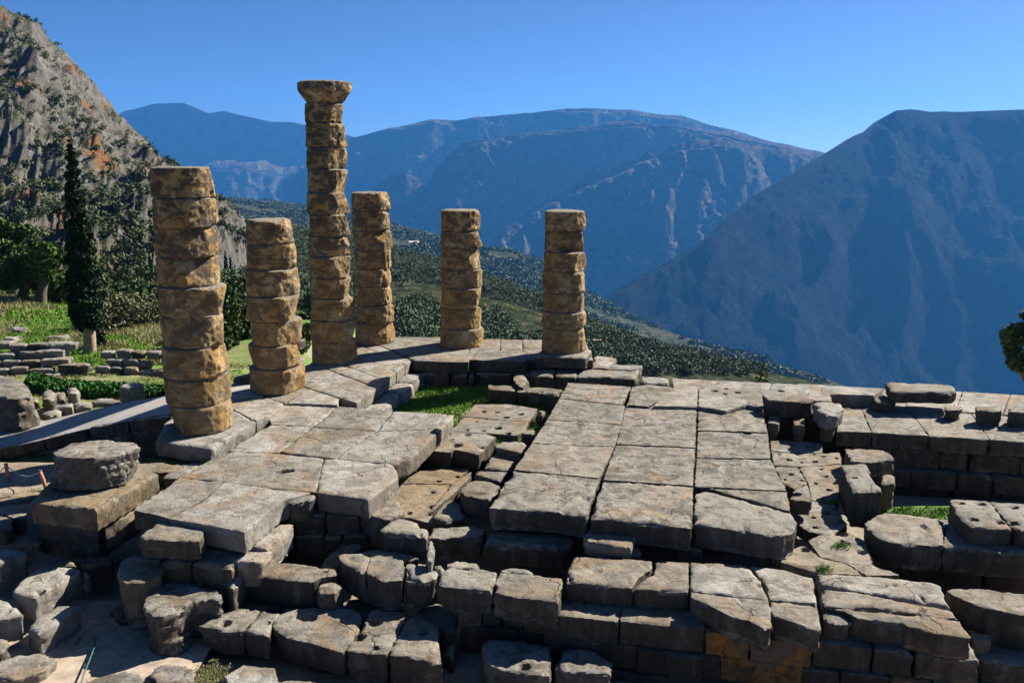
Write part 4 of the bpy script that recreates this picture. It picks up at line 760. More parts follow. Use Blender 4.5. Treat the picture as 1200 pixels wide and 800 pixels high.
# mossy patch
def blades(name, pts, n_per, h, mat, lean=.5, wd=.012, kind='stuff', label=None, cat=None):
    """grass: n_per little blades round each point"""
    pts = np.asarray(pts); n = len(pts)*n_per
    b = np.repeat(pts, n_per, 0)+np.c_[rng.normal(0, .05, (n, 2)), np.zeros(n)]
    a = rng.uniform(0, 2*np.pi, n); hh = h*rng.uniform(.4, 1.2, n); L_ = rng.normal(0, lean*h, (n, 2))
    dx = np.c_[np.cos(a), np.sin(a), np.zeros(n)]*wd*rng.uniform(.6, 1.6, n)[:, None]
    tip = b+np.c_[L_, hh]
    v = np.stack([b-dx, b+dx, tip], 1).reshape(-1, 3)
    o = link(name, mk_mesh(name, v, np.arange(n*3).reshape(-1, 3)), mat, None, False); tag(o, label, cat, None, kind); return o
g = rng.uniform(0, 1, (2600, 2)); gp = np.c_[-4.5+g[:, 0]*5.6, 26.6+g[:, 1]*7.2, np.full(2600, -1.0)]
blades('pit_grass', gp, 9, .11, M['grassb'], wd=.016, label='short bright green grass in the pit between the pavements', cat='grass')
g = rng.uniform(0, 1, (500, 2)); gp = np.c_[9.7+g[:, 0]*4.5, 20.8+g[:, 1]*2.2, np.full(500, -1.73)]
blades('patch_grass', gp, 9, .12, M['grassb'], wd=.014, label='sparse green weeds at the foot of the right terrace wall', cat='grass')
mc = P(246, 790, -2.31); g = rng.normal(0, 1, (260, 2)); gp = np.c_[mc[0]+g[:, 0]*.16, mc[1]+g[:, 1]*.18, np.full(260, -2.33)]
blades('moss', gp, 10, .04, M['grassdry'], wd=.012, label='small yellow-green mossy patch on the sandy ground at the bottom', cat='moss')
tuft = [P(x, y, z) for x, y, z in ((477, 553, -1.2), (470, 562, -1.2), (183, 560, -.6), (968, 668, -.95), (985, 640, -.95), (975, 588, -.95), (530, 500, -1.0), (36, 578, -1.5), (57, 575, -1.5), (333, 553, -.5), (336, 552.5, -.5))]
tuft = [np.array(q)+np.r_[rng.normal(0, .09, 2), 0] for q in tuft for _ in range(14)]
blades('joint_weeds', tuft, 8, .08, M['grassb'], wd=.012, label='small tufts of weeds growing in joints of the stonework', cat='weeds')
# ------------------------------------------------------------------ ramp path on the left and its retaining wall
rp = [(0, 526, -1.15), (50, 515, -1.0), (100, 502.5, -.72), (150, 493.5, -.42), (197, 488, -.12)]      # near edge
rf = [(0, 501, -1.15), (50, 493, -1.0), (100, 482, -.75), (150, 471, -.45), (200, 463, -.18)]
near = [P(*q) for q in rp]; far_ = [P(*q) for q in rf]
near = [tuple(np.array(near[0])*2-np.array(near[1])+np.array([-2, 0, 0]))]+near+[(-8.6, 25.6, -.06)]
far_ = [tuple(np.array(far_[0])*2-np.array(far_[1])+np.array([-2, 0, 0]))]+far_+[(-8.0, 31.0, -.06)]
v = []; nn = len(near)
A_, B_ = lerp_poly(np.c_[np.arange(nn), near], 60)[:, 1:], lerp_poly(np.c_[np.arange(nn), far_], 60)[:, 1:]
U = np.linspace(0, 1, 14)
G_ = A_[:, None]*(1-U)[None, :, None]+B_[:, None]*U[None, :, None]; G_[:, :, 2] += .02*fbm(G_.reshape(-1, 3)*1.2, 4).reshape(60, 14)
idx = np.arange(60*14).reshape(60, 14)
o = link('ramp_path', mk_mesh('ramp_path', G_.reshape(-1, 3), np.stack([idx[:-1, :-1], idx[1:, :-1], idx[1:, 1:], idx[:-1, 1:]], -1).reshape(-1, 4)), M['gravel']); tag(o, kind='structure')
rt = thing('ramp_wall', 'retaining wall of two weathered courses that drops along the near side of the left ramp', 'wall', (near[2][0], near[2][1], -2.4))
N3 = [np.array(q) for q in near]
k = 0
for i in range(len(N3)-1):
    a, b = N3[i], N3[i+1]; n = max(1, int(np.linalg.norm(b-a)/1.0))
    for j in range(n):
        p, q = a+(b-a)*j/n, a+(b-a)*(j+1)/n
        stone_w('coping', [(*p[:2], p[2]+.03), (*q[:2], q[2]+.03), (q[0]+.1, q[1]+.45, q[2]+.03), (p[0]+.1, p[1]+.45, p[2]+.03)], .42, 'grey', rt, rough=.9)
        stone_w('wall_block', [(p[0], p[1]+.04, p[2]-.4), (q[0], q[1]+.04, q[2]-.4), (q[0]+.1, q[1]+.6, q[2]-.4), (p[0]+.1, p[1]+.6, p[2]-.4)], .55, ('block', 'tan', 'block')[k % 3], rt, rough=1.3); k += 1
        stone_w('wall_block', [(p[0], p[1]-.05, p[2]-.95), (q[0], q[1]-.05, q[2]-.95), (q[0]+.1, q[1]+.6, q[2]-.95), (p[0]+.1, p[1]+.6, p[2]-.95)], 1.0, 'foot', rt, rough=1.3)
# ------------------------------------------------------------------ ruins left of the ramp
def R(name, label, pts, z, h, mat='white', cat='stone', rough=1.3, **k): return S(name, label, 'p', pts, z, h, mat, cat, rough=rough, **k)
R('boulder', 'big upright grey boulder at the left photo edge beside the clipped hedge', [(-12, 446), (-10, 464), (20, 466), (37, 462), (32, 450), (18, 441), (0, 438)], .05, 1.35, 'rock', 'boulder', 2.6, taper=-.12)
R('plinth_block', 'flat plinth-like block below the upright boulder at the left edge', [(-30, 476), (-30, 482), (28, 482.5), (44, 477), (42, 473), (10, 473)], -.9, .45, 'white', rough=.7)
R('round_base', 'low round pale stone drum end beside the plinth-like block', [(43, 483), (55, 485), (68, 484), (73, 480), (66, 476), (50, 476), (43, 479)], -1.02, .35, 'white', rough=.6)
R('broken_stone', 'pointed broken stone in the row of fragments before the hedge, nearest to the big boulder', [(47, 460), (50, 467), (64, 466), (66, 458), (56, 453)], -.55, .8, 'rock', rough=2)
R('broken_stone', 'tilted lit slab fragment standing in front of the hedge, middle of the fragment row', [(76, 455), (80, 461), (92, 460), (96, 457), (86, 453)], -.6, .75, 'white', rough=1.2)
R('broken_stone', 'grooved fallen cornice fragment at the front of the fragment row before the hedge', [(58, 472), (60, 476), (86, 476), (86, 471), (70, 468)], -.95, .5, 'white', rough=1.2)
R('broken_stone', 'second fallen cornice fragment lying right of the grooved one before the hedge', [(85, 472), (88, 475), (110, 474), (108, 470), (92, 468)], -.98, .45, 'white', rough=1.2)
R('broken_stone', 'long thin slab lying at the foot of the hedge', [(104, 468), (110, 471), (142, 470), (142, 466), (120, 465)], -1.1, .35, 'white', rough=.9)
R('broken_stone', 'flat slab fragment behind the pointed broken stone at the hedge', [(62, 462), (66, 466), (78, 465), (76, 459), (66, 458)], -.95, .5, 'grey', rough=1.2)
R('broken_stone', 'little stone at the left end of the hedge behind the pointed fragment', [(36, 464), (38, 469), (48, 469), (48, 463)], -1.0, .4, 'grey', rough=1.5)
for i, (x, lb) in enumerate(((177, 'first of three tiny stones on the ramp edge near the nearest column'), (184, 'second of three tiny stones on the ramp edge near the nearest column'), (191, 'third of three tiny stones on the ramp edge near the nearest column'))):
    R('small_stone', lb, [(x-3, 466.5), (x-2, 468.5), (x+2, 468.3), (x+3, 465.6)], -.75, .35, 'grey')
fl = drum_mesh('fluted_stump', .45, .43, .68, 71, nth=80, rag=.6, flute=False)
vv = np.empty(len(fl.vertices)*3, dtype=np.float32); fl.vertices.foreach_get('co', vv); vv = vv.reshape(-1, 3); th = np.arctan2(vv[:, 1], vv[:, 0]); kf = 1-.11*np.abs(np.cos(th*7)); vv[:, 0] *= kf; vv[:, 1] *= kf; fl.vertices.foreach_set('co', vv.ravel())
fo = link('fluted_stump', fl, M['white'], loc=P(156, 472, -1.15)); tag(fo, 'short fluted column stump standing before the hedge, near the ramp', 'column stump')
# stepped old walls behind the hedge
def rubble_row(parent, line, zt, rows, bw, bh, mat, seed, slope=0, name='wall_block', back=.42):
    rs = np.random.RandomState(seed); line = [np.array(q) for q in line]
    for r in range(rows):
        for a, b in zip(line[:-1], line[1:]):
            n = max(1, int(np.linalg.norm((b-a)[:2])/bw))
            for i in range(n):
                if rs.rand() < .12: continue
                t0, t1 = (i+.35*(r % 2)-.2)/n, (i+.8+.35*(r % 2)+rs.uniform(-.12, .1))/n; p, q = a+(b-a)*t0, a+(b-a)*t1
                off = r*back*.5+rs.uniform(-.05, .05); z = p[2]+zt-(rows-1-r)*bh*.85+rs.uniform(-.08, .08)
                stone_w(name, [(p[0], p[1]+off, z), (q[0], q[1]+off, z), (q[0], q[1]+off+bw*.8, z), (p[0], p[1]+off+bw*.8, z)], bh, mat if rs.rand() > .2 else 'grey', parent, rough=.9, vox=.075, gap=-.012)
ow1 = thing('stepped_wall', 'stepped pale old wall at the left edge between the hedge and the green mound', 'ruined wall', P(20, 438, -2.0))
rubble_row(ow1, [P(-40, 446, -2.0), P(28, 446, -2.0), P(60, 446, -2.05)], 1.3, 6, .75, .36, 'white', 3, back=.75)
ow2 = thing('stepped_wall', 'long stepped old wall behind the hedge, rising towards the nearest column', 'ruined wall', P(150, 438, -2.0))
rubble_row(ow2, [P(92, 447, -2.1), P(130, 449, -2.1), P(200, 452, -2.0), P(222, 452, -2.0)], 1.0, 6, .7, .36, 'white', 8, back=.8)
ow3 = thing('rubble_wall', 'low line of broken stones joining the two stepped old walls behind the hedge', 'ruined wall', P(80, 440, -2.2))
rubble_row(ow3, [P(56, 446, -2.1), P(95, 446, -2.1)], .6, 4, .7, .4, 'grey', 15)
ow4 = thing('old_wall', 'pale old wall seen between the nearest column and the short stump column', 'ruined wall', P(290, 445, -1.0))
rubble_row(ow4, [P(262, 450, -.9), P(300, 440, -.8), P(350, 425, -.8)], .8, 6, .9, .4, 'white', 25, back=.3)
R('boulder', 'grey boulder beside the foot of the short stump column, in front of the old wall', [(269, 452), (271, 458), (287, 458), (293, 452), (284, 447), (274, 447)], -.35, .7, 'rock', 'boulder', 1.6)
for i, (x, y, w_, lb) in enumerate(((13, 386, 10, 'pale stones on the green mound near the left edge'), (70, 410, 13, 'single pale stone block on the bright green grass of the mound'), (100, 397, 7, 'small pale stone high on the green mound'), (21, 377, 9, 'small stone at the top of the green mound'))):
    q = PD(x, y, 50+i); ww = w_*.05*.9; zz = float(meadow_z(np.array(q[0]), np.array(q[1])))+.35
    stone_w('mound_stone', [(q[0]-ww, q[1]-.4, zz), (q[0]+ww, q[1]-.4, zz), (q[0]+ww, q[1]+.4, zz), (q[0]-ww, q[1]+.4, zz)], .8, 'white', None, rough=1.5, vox=.12, label=lb, cat='stone')
# ------------------------------------------------------------------ rope posts
def tube(name, pts, r, mat, parent=None, seg=8):
    pts = [np.array(p, dtype=float) for p in pts]; n = len(pts); V = []
    rr = r if isinstance(r, (list, tuple)) else [r]*n
    for i, p in enumerate(pts):
        d = pts[min(i+1, n-1)]-pts[max(i-1, 0)]; d /= np.linalg.norm(d)+1e-9
        a = np.cross(d, [0, 0, 1.0] if abs(d[2]) < .9 else [1.0, 0, 0]); a /= np.linalg.norm(a); b = np.cross(d, a)
        for k in range(seg): th = 2*np.pi*k/seg; V.append(p+rr[i]*(np.cos(th)*a+np.sin(th)*b))
    F = [(i*seg+k, i*seg+(k+1) % seg, (i+1)*seg+(k+1) % seg, (i+1)*seg+k) for i in range(n-1) for k in range(seg)]
    c0, c1 = len(V), len(V)+1; V += [pts[0], pts[-1]]
    F += [(c0, (k+1) % seg, k, c0) for k in range(seg)]+[(c1, (n-1)*seg+k, (n-1)*seg+(k+1) % seg, c1) for k in range(seg)]
    me = bpy.data.meshes.new(name); me.from_pydata([tuple(map(float, v)) for v in V], [], [tuple(dict.fromkeys(f)) for f in F]); me.update()
    return link(name, me, mat, parent)
def post(x, y, z, h, label, lean):
    b = np.array(P(x, y, z)); t = thing('rope_post', label, 'post', tuple(b), 'posts of the rope barrier')
    tube('post', [(0, 0, -.1), (lean*.5, 0, h*.5), (lean, 0, h)], [.055, .055, .05], plain('red_brown_wood', (.42, .2, .13), .8, 12), t, 10)
    tube('cap', [(lean, 0, h), (lean*1.02, 0, h+.025)], [.06, .045], M['bark_dark'], t, 10)
    return b+np.array([lean, 0, h*.93])
e1 = post(54.5, 572, -1.45, .52, 'short leaning red-brown wooden post left of the fallen drum', -.14)
e2 = post(10, 563, -1.45, .5, 'short dark wooden post in the shade at the left photo edge', -.02)
e3 = np.array(P(-30, 556, -1.0))
rope = []
for a, b in ((e3, e2), (e2, e1)):
    for i in range(9): t_ = i/8; rope.append(a+(b-a)*t_-np.array([0, 0, .22*math.sin(math.pi*t_)]))
tag(tube('barrier_rope', rope, .013, plain('pale_rope', (.3, .38, .36), .9, 20, .2)), 'thin pale rope sagging between the two short wooden posts', 'rope')
tag(tube('green_cable', [P(92, 812, -2.28), P(98, 790, -2.24), P(110, 760, -2.27), P(112, 748, -2.28)], .016, plain('green_plastic', (.05, .12, .1), .5, 20, .1)), 'thin green cable lying in the shadow on the sandy path', 'cable')
# ------------------------------------------------------------------ plants
def leaves(centers, size, flat=.0, quad=True):
    n = len(centers); s = size*rng.uniform(.6, 1.3, n)
    a = rng.normal(size=(n, 3)); a /= np.linalg.norm(a, axis=1)[:, None]; b = rng.normal(size=(n, 3)); b -= (b*a).sum(1)[:, None]*a; b /= np.linalg.norm(b, axis=1)[:, None]
    a *= s[:, None]; b *= s[:, None]*.55
    v = np.stack([centers-a, centers+b, centers+a, centers-b], 1).reshape(-1, 3)
    return v, np.arange(n*4).reshape(-1, 4)
def clump_pts(cs, rs_, n, surf=.75):
    """points spread through a set of clumps, denser near their skins"""
    w_ = np.array(rs_)**2; pick = rng.choice(len(cs), n, p=w_/w_.sum()); d = rng.normal(size=(n, 3)); d /= np.linalg.norm(d, axis=1)[:, None]
    rad = np.where(rng.uniform(size=n) < surf, rng.uniform(.72, 1.08, n), rng.uniform(.2, .8, n))
    return np.array(cs)[pick]+d*(rad*np.array(rs_)[pick])[:, None]*np.array([1, 1, .8])
def trunk_mesh(h, r, lean=(0, 0), seg=9, branches=(), name='trunk'):
    vs, fs = [], []; base = 0
    def add(pts, rr):
        nonlocal base
        n = len(pts)
        for i, p in enumerate(pts):
            d = np.array(pts[min(i+1, n-1)])-np.array(pts[max(i-1, 0)]); d = d/np.linalg.norm(d); a = np.cross(d, [.1, .9, .2]); a /= np.linalg.norm(a); b = np.cross(d, a)
            for k in range(seg): th = 2*np.pi*k/seg; vs.append(np.array(p)+rr[i]*(1+.15*math.sin(th*3+i))*(np.cos(th)*a+np.sin(th)*b))
        for i in range(n-1):
            for k in range(seg): fs.append((base+i*seg+k, base+i*seg+(k+1) % seg, base+(i+1)*seg+(k+1) % seg, base+(i+1)*seg+k))
        base += n*seg
    m_ = 7; add([(lean[0]*(i/m_)**1.5+.05*h*.1*math.sin(i*1.7), lean[1]*(i/m_)**1.5, -.3+(h+.3)*i/m_) for i in range(m_+1)], [r*(1.25-i/m_*.85) for i in range(m_+1)])
    for (z0, tip, rb) in branches:
        t = z0/h; s = np.array([lean[0]*t**1.5, lean[1]*t**1.5, z0]); tip = np.array(tip); mid = (s+tip)/2+np.array([0, 0, -.08*np.linalg.norm(tip-s)])
        add([s, (s+mid)/2, mid, (mid+tip)/2, tip], [rb, rb*.8, rb*.6, rb*.42, rb*.2])
    return mk_mesh(name, vs, fs)
def tree(name, label, cat, loc, h, cr, kind='bush', lm='bush', trunk=.3, n=5000, ls=.16, group=None, lean=(0, 0), seed=0, th=.35, ncl=18, bark='bark_dark'):
    rs = np.random.RandomState(seed); t = thing(name, label, cat, loc, group)
    cs, rr = [], []
    if kind == 'cypress':
        n_ = 46
        for i in range(n_):
            f = i/(n_-1); z = h*(trunk+(1-trunk)*f); w_ = cr*min(1, (f+.03)/.12)**.5*(1-f)**.62*1.05+.06; a = rs.uniform(0, 6.28)
            cs.append((math.cos(a)*w_*.35, math.sin(a)*w_*.35, z)); rr.append(max(.1, w_*.72))
    elif kind == 'pine':
        for i in range(ncl):
            f = rs.rand(); z = h*(trunk+(1-trunk)*f**.8); w_ = cr*(1-.55*f)*rs.uniform(.35, 1); a = rs.uniform(0, 6.28); cs.append((math.cos(a)*w_+lean[0]*f, math.sin(a)*w_, z)); rr.append(cr*rs.uniform(.14, .27))
    else:
        for i in range(ncl):
            f = rs.rand(); z = h*(trunk+(1-trunk)*f*.86); w_ = cr*math.sqrt(max(.05, 1-(f*1.3-.45)**2))*rs.uniform(.2, .8); a = rs.uniform(0, 6.28); cs.append((math.cos(a)*w_, math.sin(a)*w_, z)); rr.append(cr*rs.uniform(.26, .46))
    pts = clump_pts(cs, rr, n); v, f = leaves(pts, ls); link('crown', mk_mesh('crown', v, f), M[lm], t, False)
    br = [(h*max(.15, trunk*.8)+rs.uniform(0, .3)*h*(1-trunk), cs[k], th*.32) for k in range(0, len(cs), max(1, len(cs)//9))] if kind != 'cypress' else []
    link('trunk', trunk_mesh(h*(.9 if kind in ('cypress', 'pine') else max(.45, trunk+.25)), th, lean if kind == 'pine' else (0, 0), branches=br), M[bark], t)
    return t
def mz(x, y): return float(meadow_z(np.array(float(x)), np.array(float(y))))-.05
def at(px, d): return (px-600)/F_PX*(d*CT+(CAMZ+3)*ST)
def ground_at(px, d): x = at(px, d); return (x, d, mz(x, d) if d < 90 else -12)
def gh(G, x, y):
    """height of a terrain sheet at a world point (nearest grid node)"""
    q = G.reshape(-1, 3); i = np.argmin((q[:, 0]-x)**2+(q[:, 1]-y)**2); return float(q[i, 2])
def top_h(px_top, d, z): r, f, dd = ray(0, px_top); return CAMZ-dd*d/f-z
# big cypress
l = ground_at(107, 47); tree('cypress_tree', 'tall dark cypress with a bare reddish trunk foot, standing behind the old walls', 'tree', l, top_h(166, 47, l[2]), 0.86, 'cypress', 'cypress', .135, 26000, .13, th=.27, seed=2, bark='bark')
l = ground_at(113, 48.4); tree('cypress_tree', 'small dark shrubby cypress growing against the trunk of the tall cypress', 'tree', l, 3.0, .5, 'cypress', 'cypress', .02, 4000, .12, th=.1, seed=3)
grp = 'pines and shrubs behind the green mound'
def T(px, d, ytop, cr, kind, lm, label, **k):
    l = ground_at(px, d); k.setdefault('n', 5200); h = top_h(ytop, d, l[2])
    return tree(k.pop('name', 'pine_tree' if kind == 'pine' else 'broadleaf_tree'), label, 'tree', l, h, cr, kind, lm, k.pop('trunk', .35), group=grp, **k)
T(-12, 66, 262, 3.2, 'pine', 'pine', 'pine with an open crown cut by the left photo edge', seed=11, n=7000, ls=.2)
T(18, 70, 268, 3.0, 'pine', 'pine', 'pine whose top stands before the grey cliff near the left edge', seed=12, n=7000, ls=.2)
T(26, 64, 300, 2.6, 'pine', 'pine', 'leaning bright green pine above the top of the mound', seed=13, n=6000, lean=(1.5, 0), trunk=.45, ls=.2)
T(48, 63, 290, 2.8, 'pine', 'pine', 'pine with a visible slanting trunk left of the tall cypress', seed=14, n=7000, lean=(1.2, 0), trunk=.4, ls=.2)
T(66, 66, 322, 2.9, 'pine', 'pine', 'yellow-green low pine just left of the tall cypress', seed=15, n=7000, trunk=.25, ls=.2)
T(86, 72, 318, 3.0, 'bush', 'scrub', 'dark rounded tree hidden partly by the tall cypress', seed=16, trunk=.15, ls=.2)
T(8, 76, 318, 3.6, 'bush', 'scrub', 'dark rounded tree behind the pines at the left edge', seed=17, trunk=.12, ls=.22)
T(50, 80, 330, 3.6, 'bush', 'scrub', 'dark shrub mass between the pine trunks left of the cypress', seed=18, trunk=.1, ls=.22)
T(143, 56, 352, 2.6, 'bush', 'bare', 'airy grey-green tree with spreading bare twigs right of the cypress', seed=19, trunk=.3, n=4200, ls=.12, th=.2, ncl=20, name='airy_tree')
T(128, 74, 325, 2.4, 'bush', 'scrub', 'green shrub tree right behind the tall cypress', seed=20, trunk=.1, ls=.2)
T(165, 70, 338, 3.0, 'bush', 'bush', 'dark green tree behind the airy grey-green tree', seed=21, trunk=.1, n=7000, ls=.2)
T(190, 62, 352, 2.8, 'bush', 'bush', 'dark bush just left of the nearest column', seed=22, trunk=.05, n=7000, ls=.18)
T(178, 58, 385, 1.8, 'bush', 'bare', 'small grey bush by the end of the old walls', seed=23, trunk=.05, ls=.13, name='grey_bush')
T(222, 66, 345, 3.0, 'bush', 'scrub', 'bush seen behind the nearest column at mid height', seed=24, trunk=.05, ls=.2)
T(268, 64, 355, 2.4, 'pine', 'pine', 'pine between the nearest column and the short stump column', seed=25, n=6500, trunk=.12, ls=.2)
T(285, 72, 330, 2.8, 'bush', 'bush', 'dark tree left of the top of the short stump column', seed=26, trunk=.05, n=6500, ls=.2)
T(262, 84, 318, 2.8, 'bush', 'bush', 'dark rounded tree behind the pine beside the nearest column', seed=27, trunk=.05, n=6500, ls=.22)
T(357, 60, 372, 1.2, 'bush', 'bush', 'small bright shrub in the gap between the short stump column and the tall column', seed=28, trunk=.05, n=4000, ls=.13, name='shrub')
T(362, 90, 330, 3.5, 'bush', 'bush', 'tree low in the gap between the short stump column and the tall column', seed=29, trunk=.05, n=5000, ls=.25)
T(306, 95, 340, 3.6, 'bush', 'scrub', 'dark tree behind the short stump column', seed=30, trunk=.05, n=5000, ls=.25)
T(200, 95, 300, 3.6, 'bush', 'scrub', 'high dark tree behind the nearest column', seed=31, trunk=.05, n=5000, ls=.25)
T(110, 100, 300, 4.2, 'bush', 'scrub', 'broad dark tree in the distance directly behind the tall cypress', seed=32, trunk=.05, n=6000, ls=.28)
T(155, 105, 305, 4.2, 'bush', 'scrub', 'broad dark tree under the orange cliff face', seed=33, trunk=.05, n=6000, ls=.28)
T(258, 49, 352, 1.5, 'bush', 'bush', 'dense dark tree low in the gap right of the nearest column', seed=51, trunk=.05, n=6500, ls=.15)
T(279, 52, 338, 1.7, 'bush', 'bush', 'dark tree behind the old wall, left of the stump column', seed=52, trunk=.05, n=6500, ls=.15)
T(300, 56, 345, 2.2, 'bush', 'bush', 'dark tree directly behind the short stump column', seed=53, trunk=.05, n=6500, ls=.16)
T(350, 52, 384, 1.3, 'bush', 'bush', 'low dark bush in the gap left of the tall column', seed=54, trunk=.05, n=5500, ls=.14)
# tree at the right edge and the little fir tip
l = (31.4, 52, -12); tree('pine_tree', 'dark pine branch mass entering the photo at the right edge, before the blue mountain', 'tree', l, top_h(366, 52, -12), 2.3, 'pine', 'bush', .66, 9000, .16, seed=41, th=.3, ncl=26)
l = (at(893, 44), 44, -9); tree('fir_tree', 'tip of a small green fir rising just behind the far edge of the pavement', 'tree', l, top_h(426, 44, -9), .8, 'cypress', 'pine', .3, 2600, .1, seed=42, th=.08)
# hedge
hq = [np.array(P(30, 452, -1.55)), np.array(P(60, 461, -1.5)), np.array(P(110, 464, -1.5)), np.array(P(160, 467, -1.45)), np.array(P(200, 470, -1.35)), np.array(P(225, 470, -1.35))]
hp = []
for a, b in zip(hq[:-1], hq[1:]):
    n = int(9000*np.linalg.norm(b-a)/7); t = rng.uniform(size=n); q = a+(b-a)*t[:, None]; an = rng.uniform(0, np.pi, n); rr = rng.uniform(.75, 1.0, n)
    q = q+np.c_[np.zeros(n), -np.cos(an)*.75*rr+.5, np.sin(an)*.42*rr]; q[:, 2] += .08*fbm(q*1.3, 3); hp.append(q)
v, f = leaves(np.concatenate(hp), .09); o = link('hedge', mk_mesh('hedge', v, f), M['hedge'], None, False); tag(o, 'long low clipped bright green hedge in front of the old walls on the left', 'hedge')
# meadow grass
gx = rng.uniform(0, 1, (26000, 2)); X = -50+gx[:, 0]*34; Y = 43.5+gx[:, 1]*26; Z = meadow_z(X, Y)
nz = fbm(np.c_[X*.35, Y*.35, X*0], 4, 3)
blades('meadow_grass', np.c_[X, Y, Z][nz > -.05], 5, .22, M['grassb'], wd=.03, label='bright green grass on the mound left of the cypress', cat='grass')
blades('dry_grass', np.c_[X, Y, Z][nz < -.08], 4, .38, M['grassdry'], wd=.03, label='pale dry tufts of grass among the green on the mound', cat='grass')
gx = rng.uniform(0, 1, (9000, 2)); X = -26+gx[:, 0]*15; Y = 33+gx[:, 1]*11; Z = meadow_z(X, Y)
blades('verge_grass', np.c_[X, Y, Z][fbm(np.c_[X*.8, Y*.8, X*0], 3, 5) > -.1], 4, .12, M['grassdry'], wd=.02, label='thin dry grass round the hedge and the old walls', cat='grass')
# ------------------------------------------------------------------ groves on the slopes
def blob(n, seed, ls=.3):
    rs = np.random.RandomState(seed); cs = [(rs.uniform(-.33, .33), rs.uniform(-.33, .33), rs.uniform(.35, .85)) for _ in range(5)]
    p = clump_pts(cs, [.5]*5, n); return leaves(p, ls)
def tile(protos, pos, sc):
    V, Fc, base = [], [], 0
    pick = rng.integers(0, len(protos), len(pos)); rot = rng.uniform(0, 6.28, len(pos))
    for k, (v, f) in enumerate(protos):
        m_ = pick == k; p, s, a = pos[m_], sc[m_], rot[m_]
        if not len(p): continue
        c, s_ = np.cos(a), np.sin(a)
        x = v[None, :, 0]*c[:, None]-v[None, :, 1]*s_[:, None]; y = v[None, :, 0]*s_[:, None]+v[None, :, 1]*c[:, None]; z = np.repeat(v[None, :, 2], len(p), 0)
        W = np.stack([x, y, z], -1)*s[:, None, None]+p[:, None, :]
        V.append(W.reshape(-1, 3)); Fc.append((f[None]+(np.arange(len(p))*len(v))[:, None, None]).reshape(-1, f.shape[1])+base); base += len(p)*len(v)
    return np.concatenate(V), np.concatenate(Fc)
def pix(p): 
    x, y, z = p[:, 0], p[:, 1], p[:, 2]-CAMZ; dep = y*CT-z*ST; up = y*ST+z*CT; return 600+F_PX*x/dep, 400-F_PX*up/dep
def scatter(G, n, power=1.0, vmin=0, vmax=1, thr=None, sc=60, umin=0, umax=1):
    nu, nv = G.shape[:2]; u = rng.uniform(umin, umax, n)*(nu-1.01); v = (vmin+(vmax-vmin)*rng.uniform(0, 1, n)**power)*(nv-1.01)
    i, j = u.astype(int), v.astype(int); fu, fv = (u-i)[:, None], (v-j)[:, None]
    p = (G[i, j]*(1-fu)+G[i+1, j]*fu)*(1-fv)+(G[i, j+1]*(1-fu)+G[i+1, j+1]*fu)*fv
    if thr is not None: p = p[fbm(np.c_[p[:, 0]/sc, p[:, 1]/sc, p[:, 0]*0], 4, 66) > thr]
    return p
ph = scatter(GH, 30000, 1.0, 0, .93, -.02, 45)
px_, py_ = pix(ph); keep = (px_ > 225) & (px_ < 1010) & (py_ > 240) & (py_ < 440); ph = ph[keep]
order = np.argsort(ph[:, 1]); nearp = ph[order[:300]]; rest = ph[order[300:]]
om = []
for k in range(3):
    v, f = blob(800, 100+k, .085); om.append(mk_mesh('olive_crown', v, f)); om[-1].materials.append(M['grove'])
og = 'olive trees on the near slope behind the columns'
for i, q in enumerate(nearp):
    o = bpy.data.objects.new('olive_tree', om[i % 3]); COL.objects.link(o); s = rng.uniform(1.5, 2.6); o.location = q-np.array([0, 0, .3]); o.scale = (s, s, s*.9); o.rotation_euler = (0, 0, rng.uniform(0, 6.28))
    tag(o, 'small olive tree among many on the green slope behind the columns', 'tree', og)
v, f = tile([blob(120, 200+k, .1) for k in range(4)], rest, rng.uniform(1.0, 1., len(rest))*(1.3+2.2*rng.uniform(0, 1, len(rest))**1.6)); o = link('olive_grove', mk_mesh('olive_grove', v, f), M['grove'], None, False); tag(o, 'mass of olive trees covering the farther part of the near slope', 'grove', None, 'stuff')
pv = scatter(GV, 26000, .8, 0, .8, -.12, 180); px_, py_ = pix(pv); pv = pv[(px_ > 240) & (px_ < 1000) & (py_ > 225) & (py_ < 450)]
v, f = tile([blob(26, 220+k, .34) for k in range(4)], pv, rng.uniform(3.5, 7, len(pv))); o = link('valley_grove', mk_mesh('valley_grove', v, f), M['grove'], None, False); tag(o, 'far pale mass of olive groves across the valley', 'grove', None, 'stuff')
pc = scatter(GC, 6500, .8, .06, .97, .14, 38); 
v, f = tile([blob(60, 240+k, .2) for k in range(4)], pc, rng.uniform(.8, 2.4, len(pc))); o = link('hillside_scrub', mk_mesh('hillside_scrub', v, f), M['scrub'], None, False); tag(o, 'dark scrub bushes dotted over the rocky mountain at the left', 'scrub', None, 'stuff')
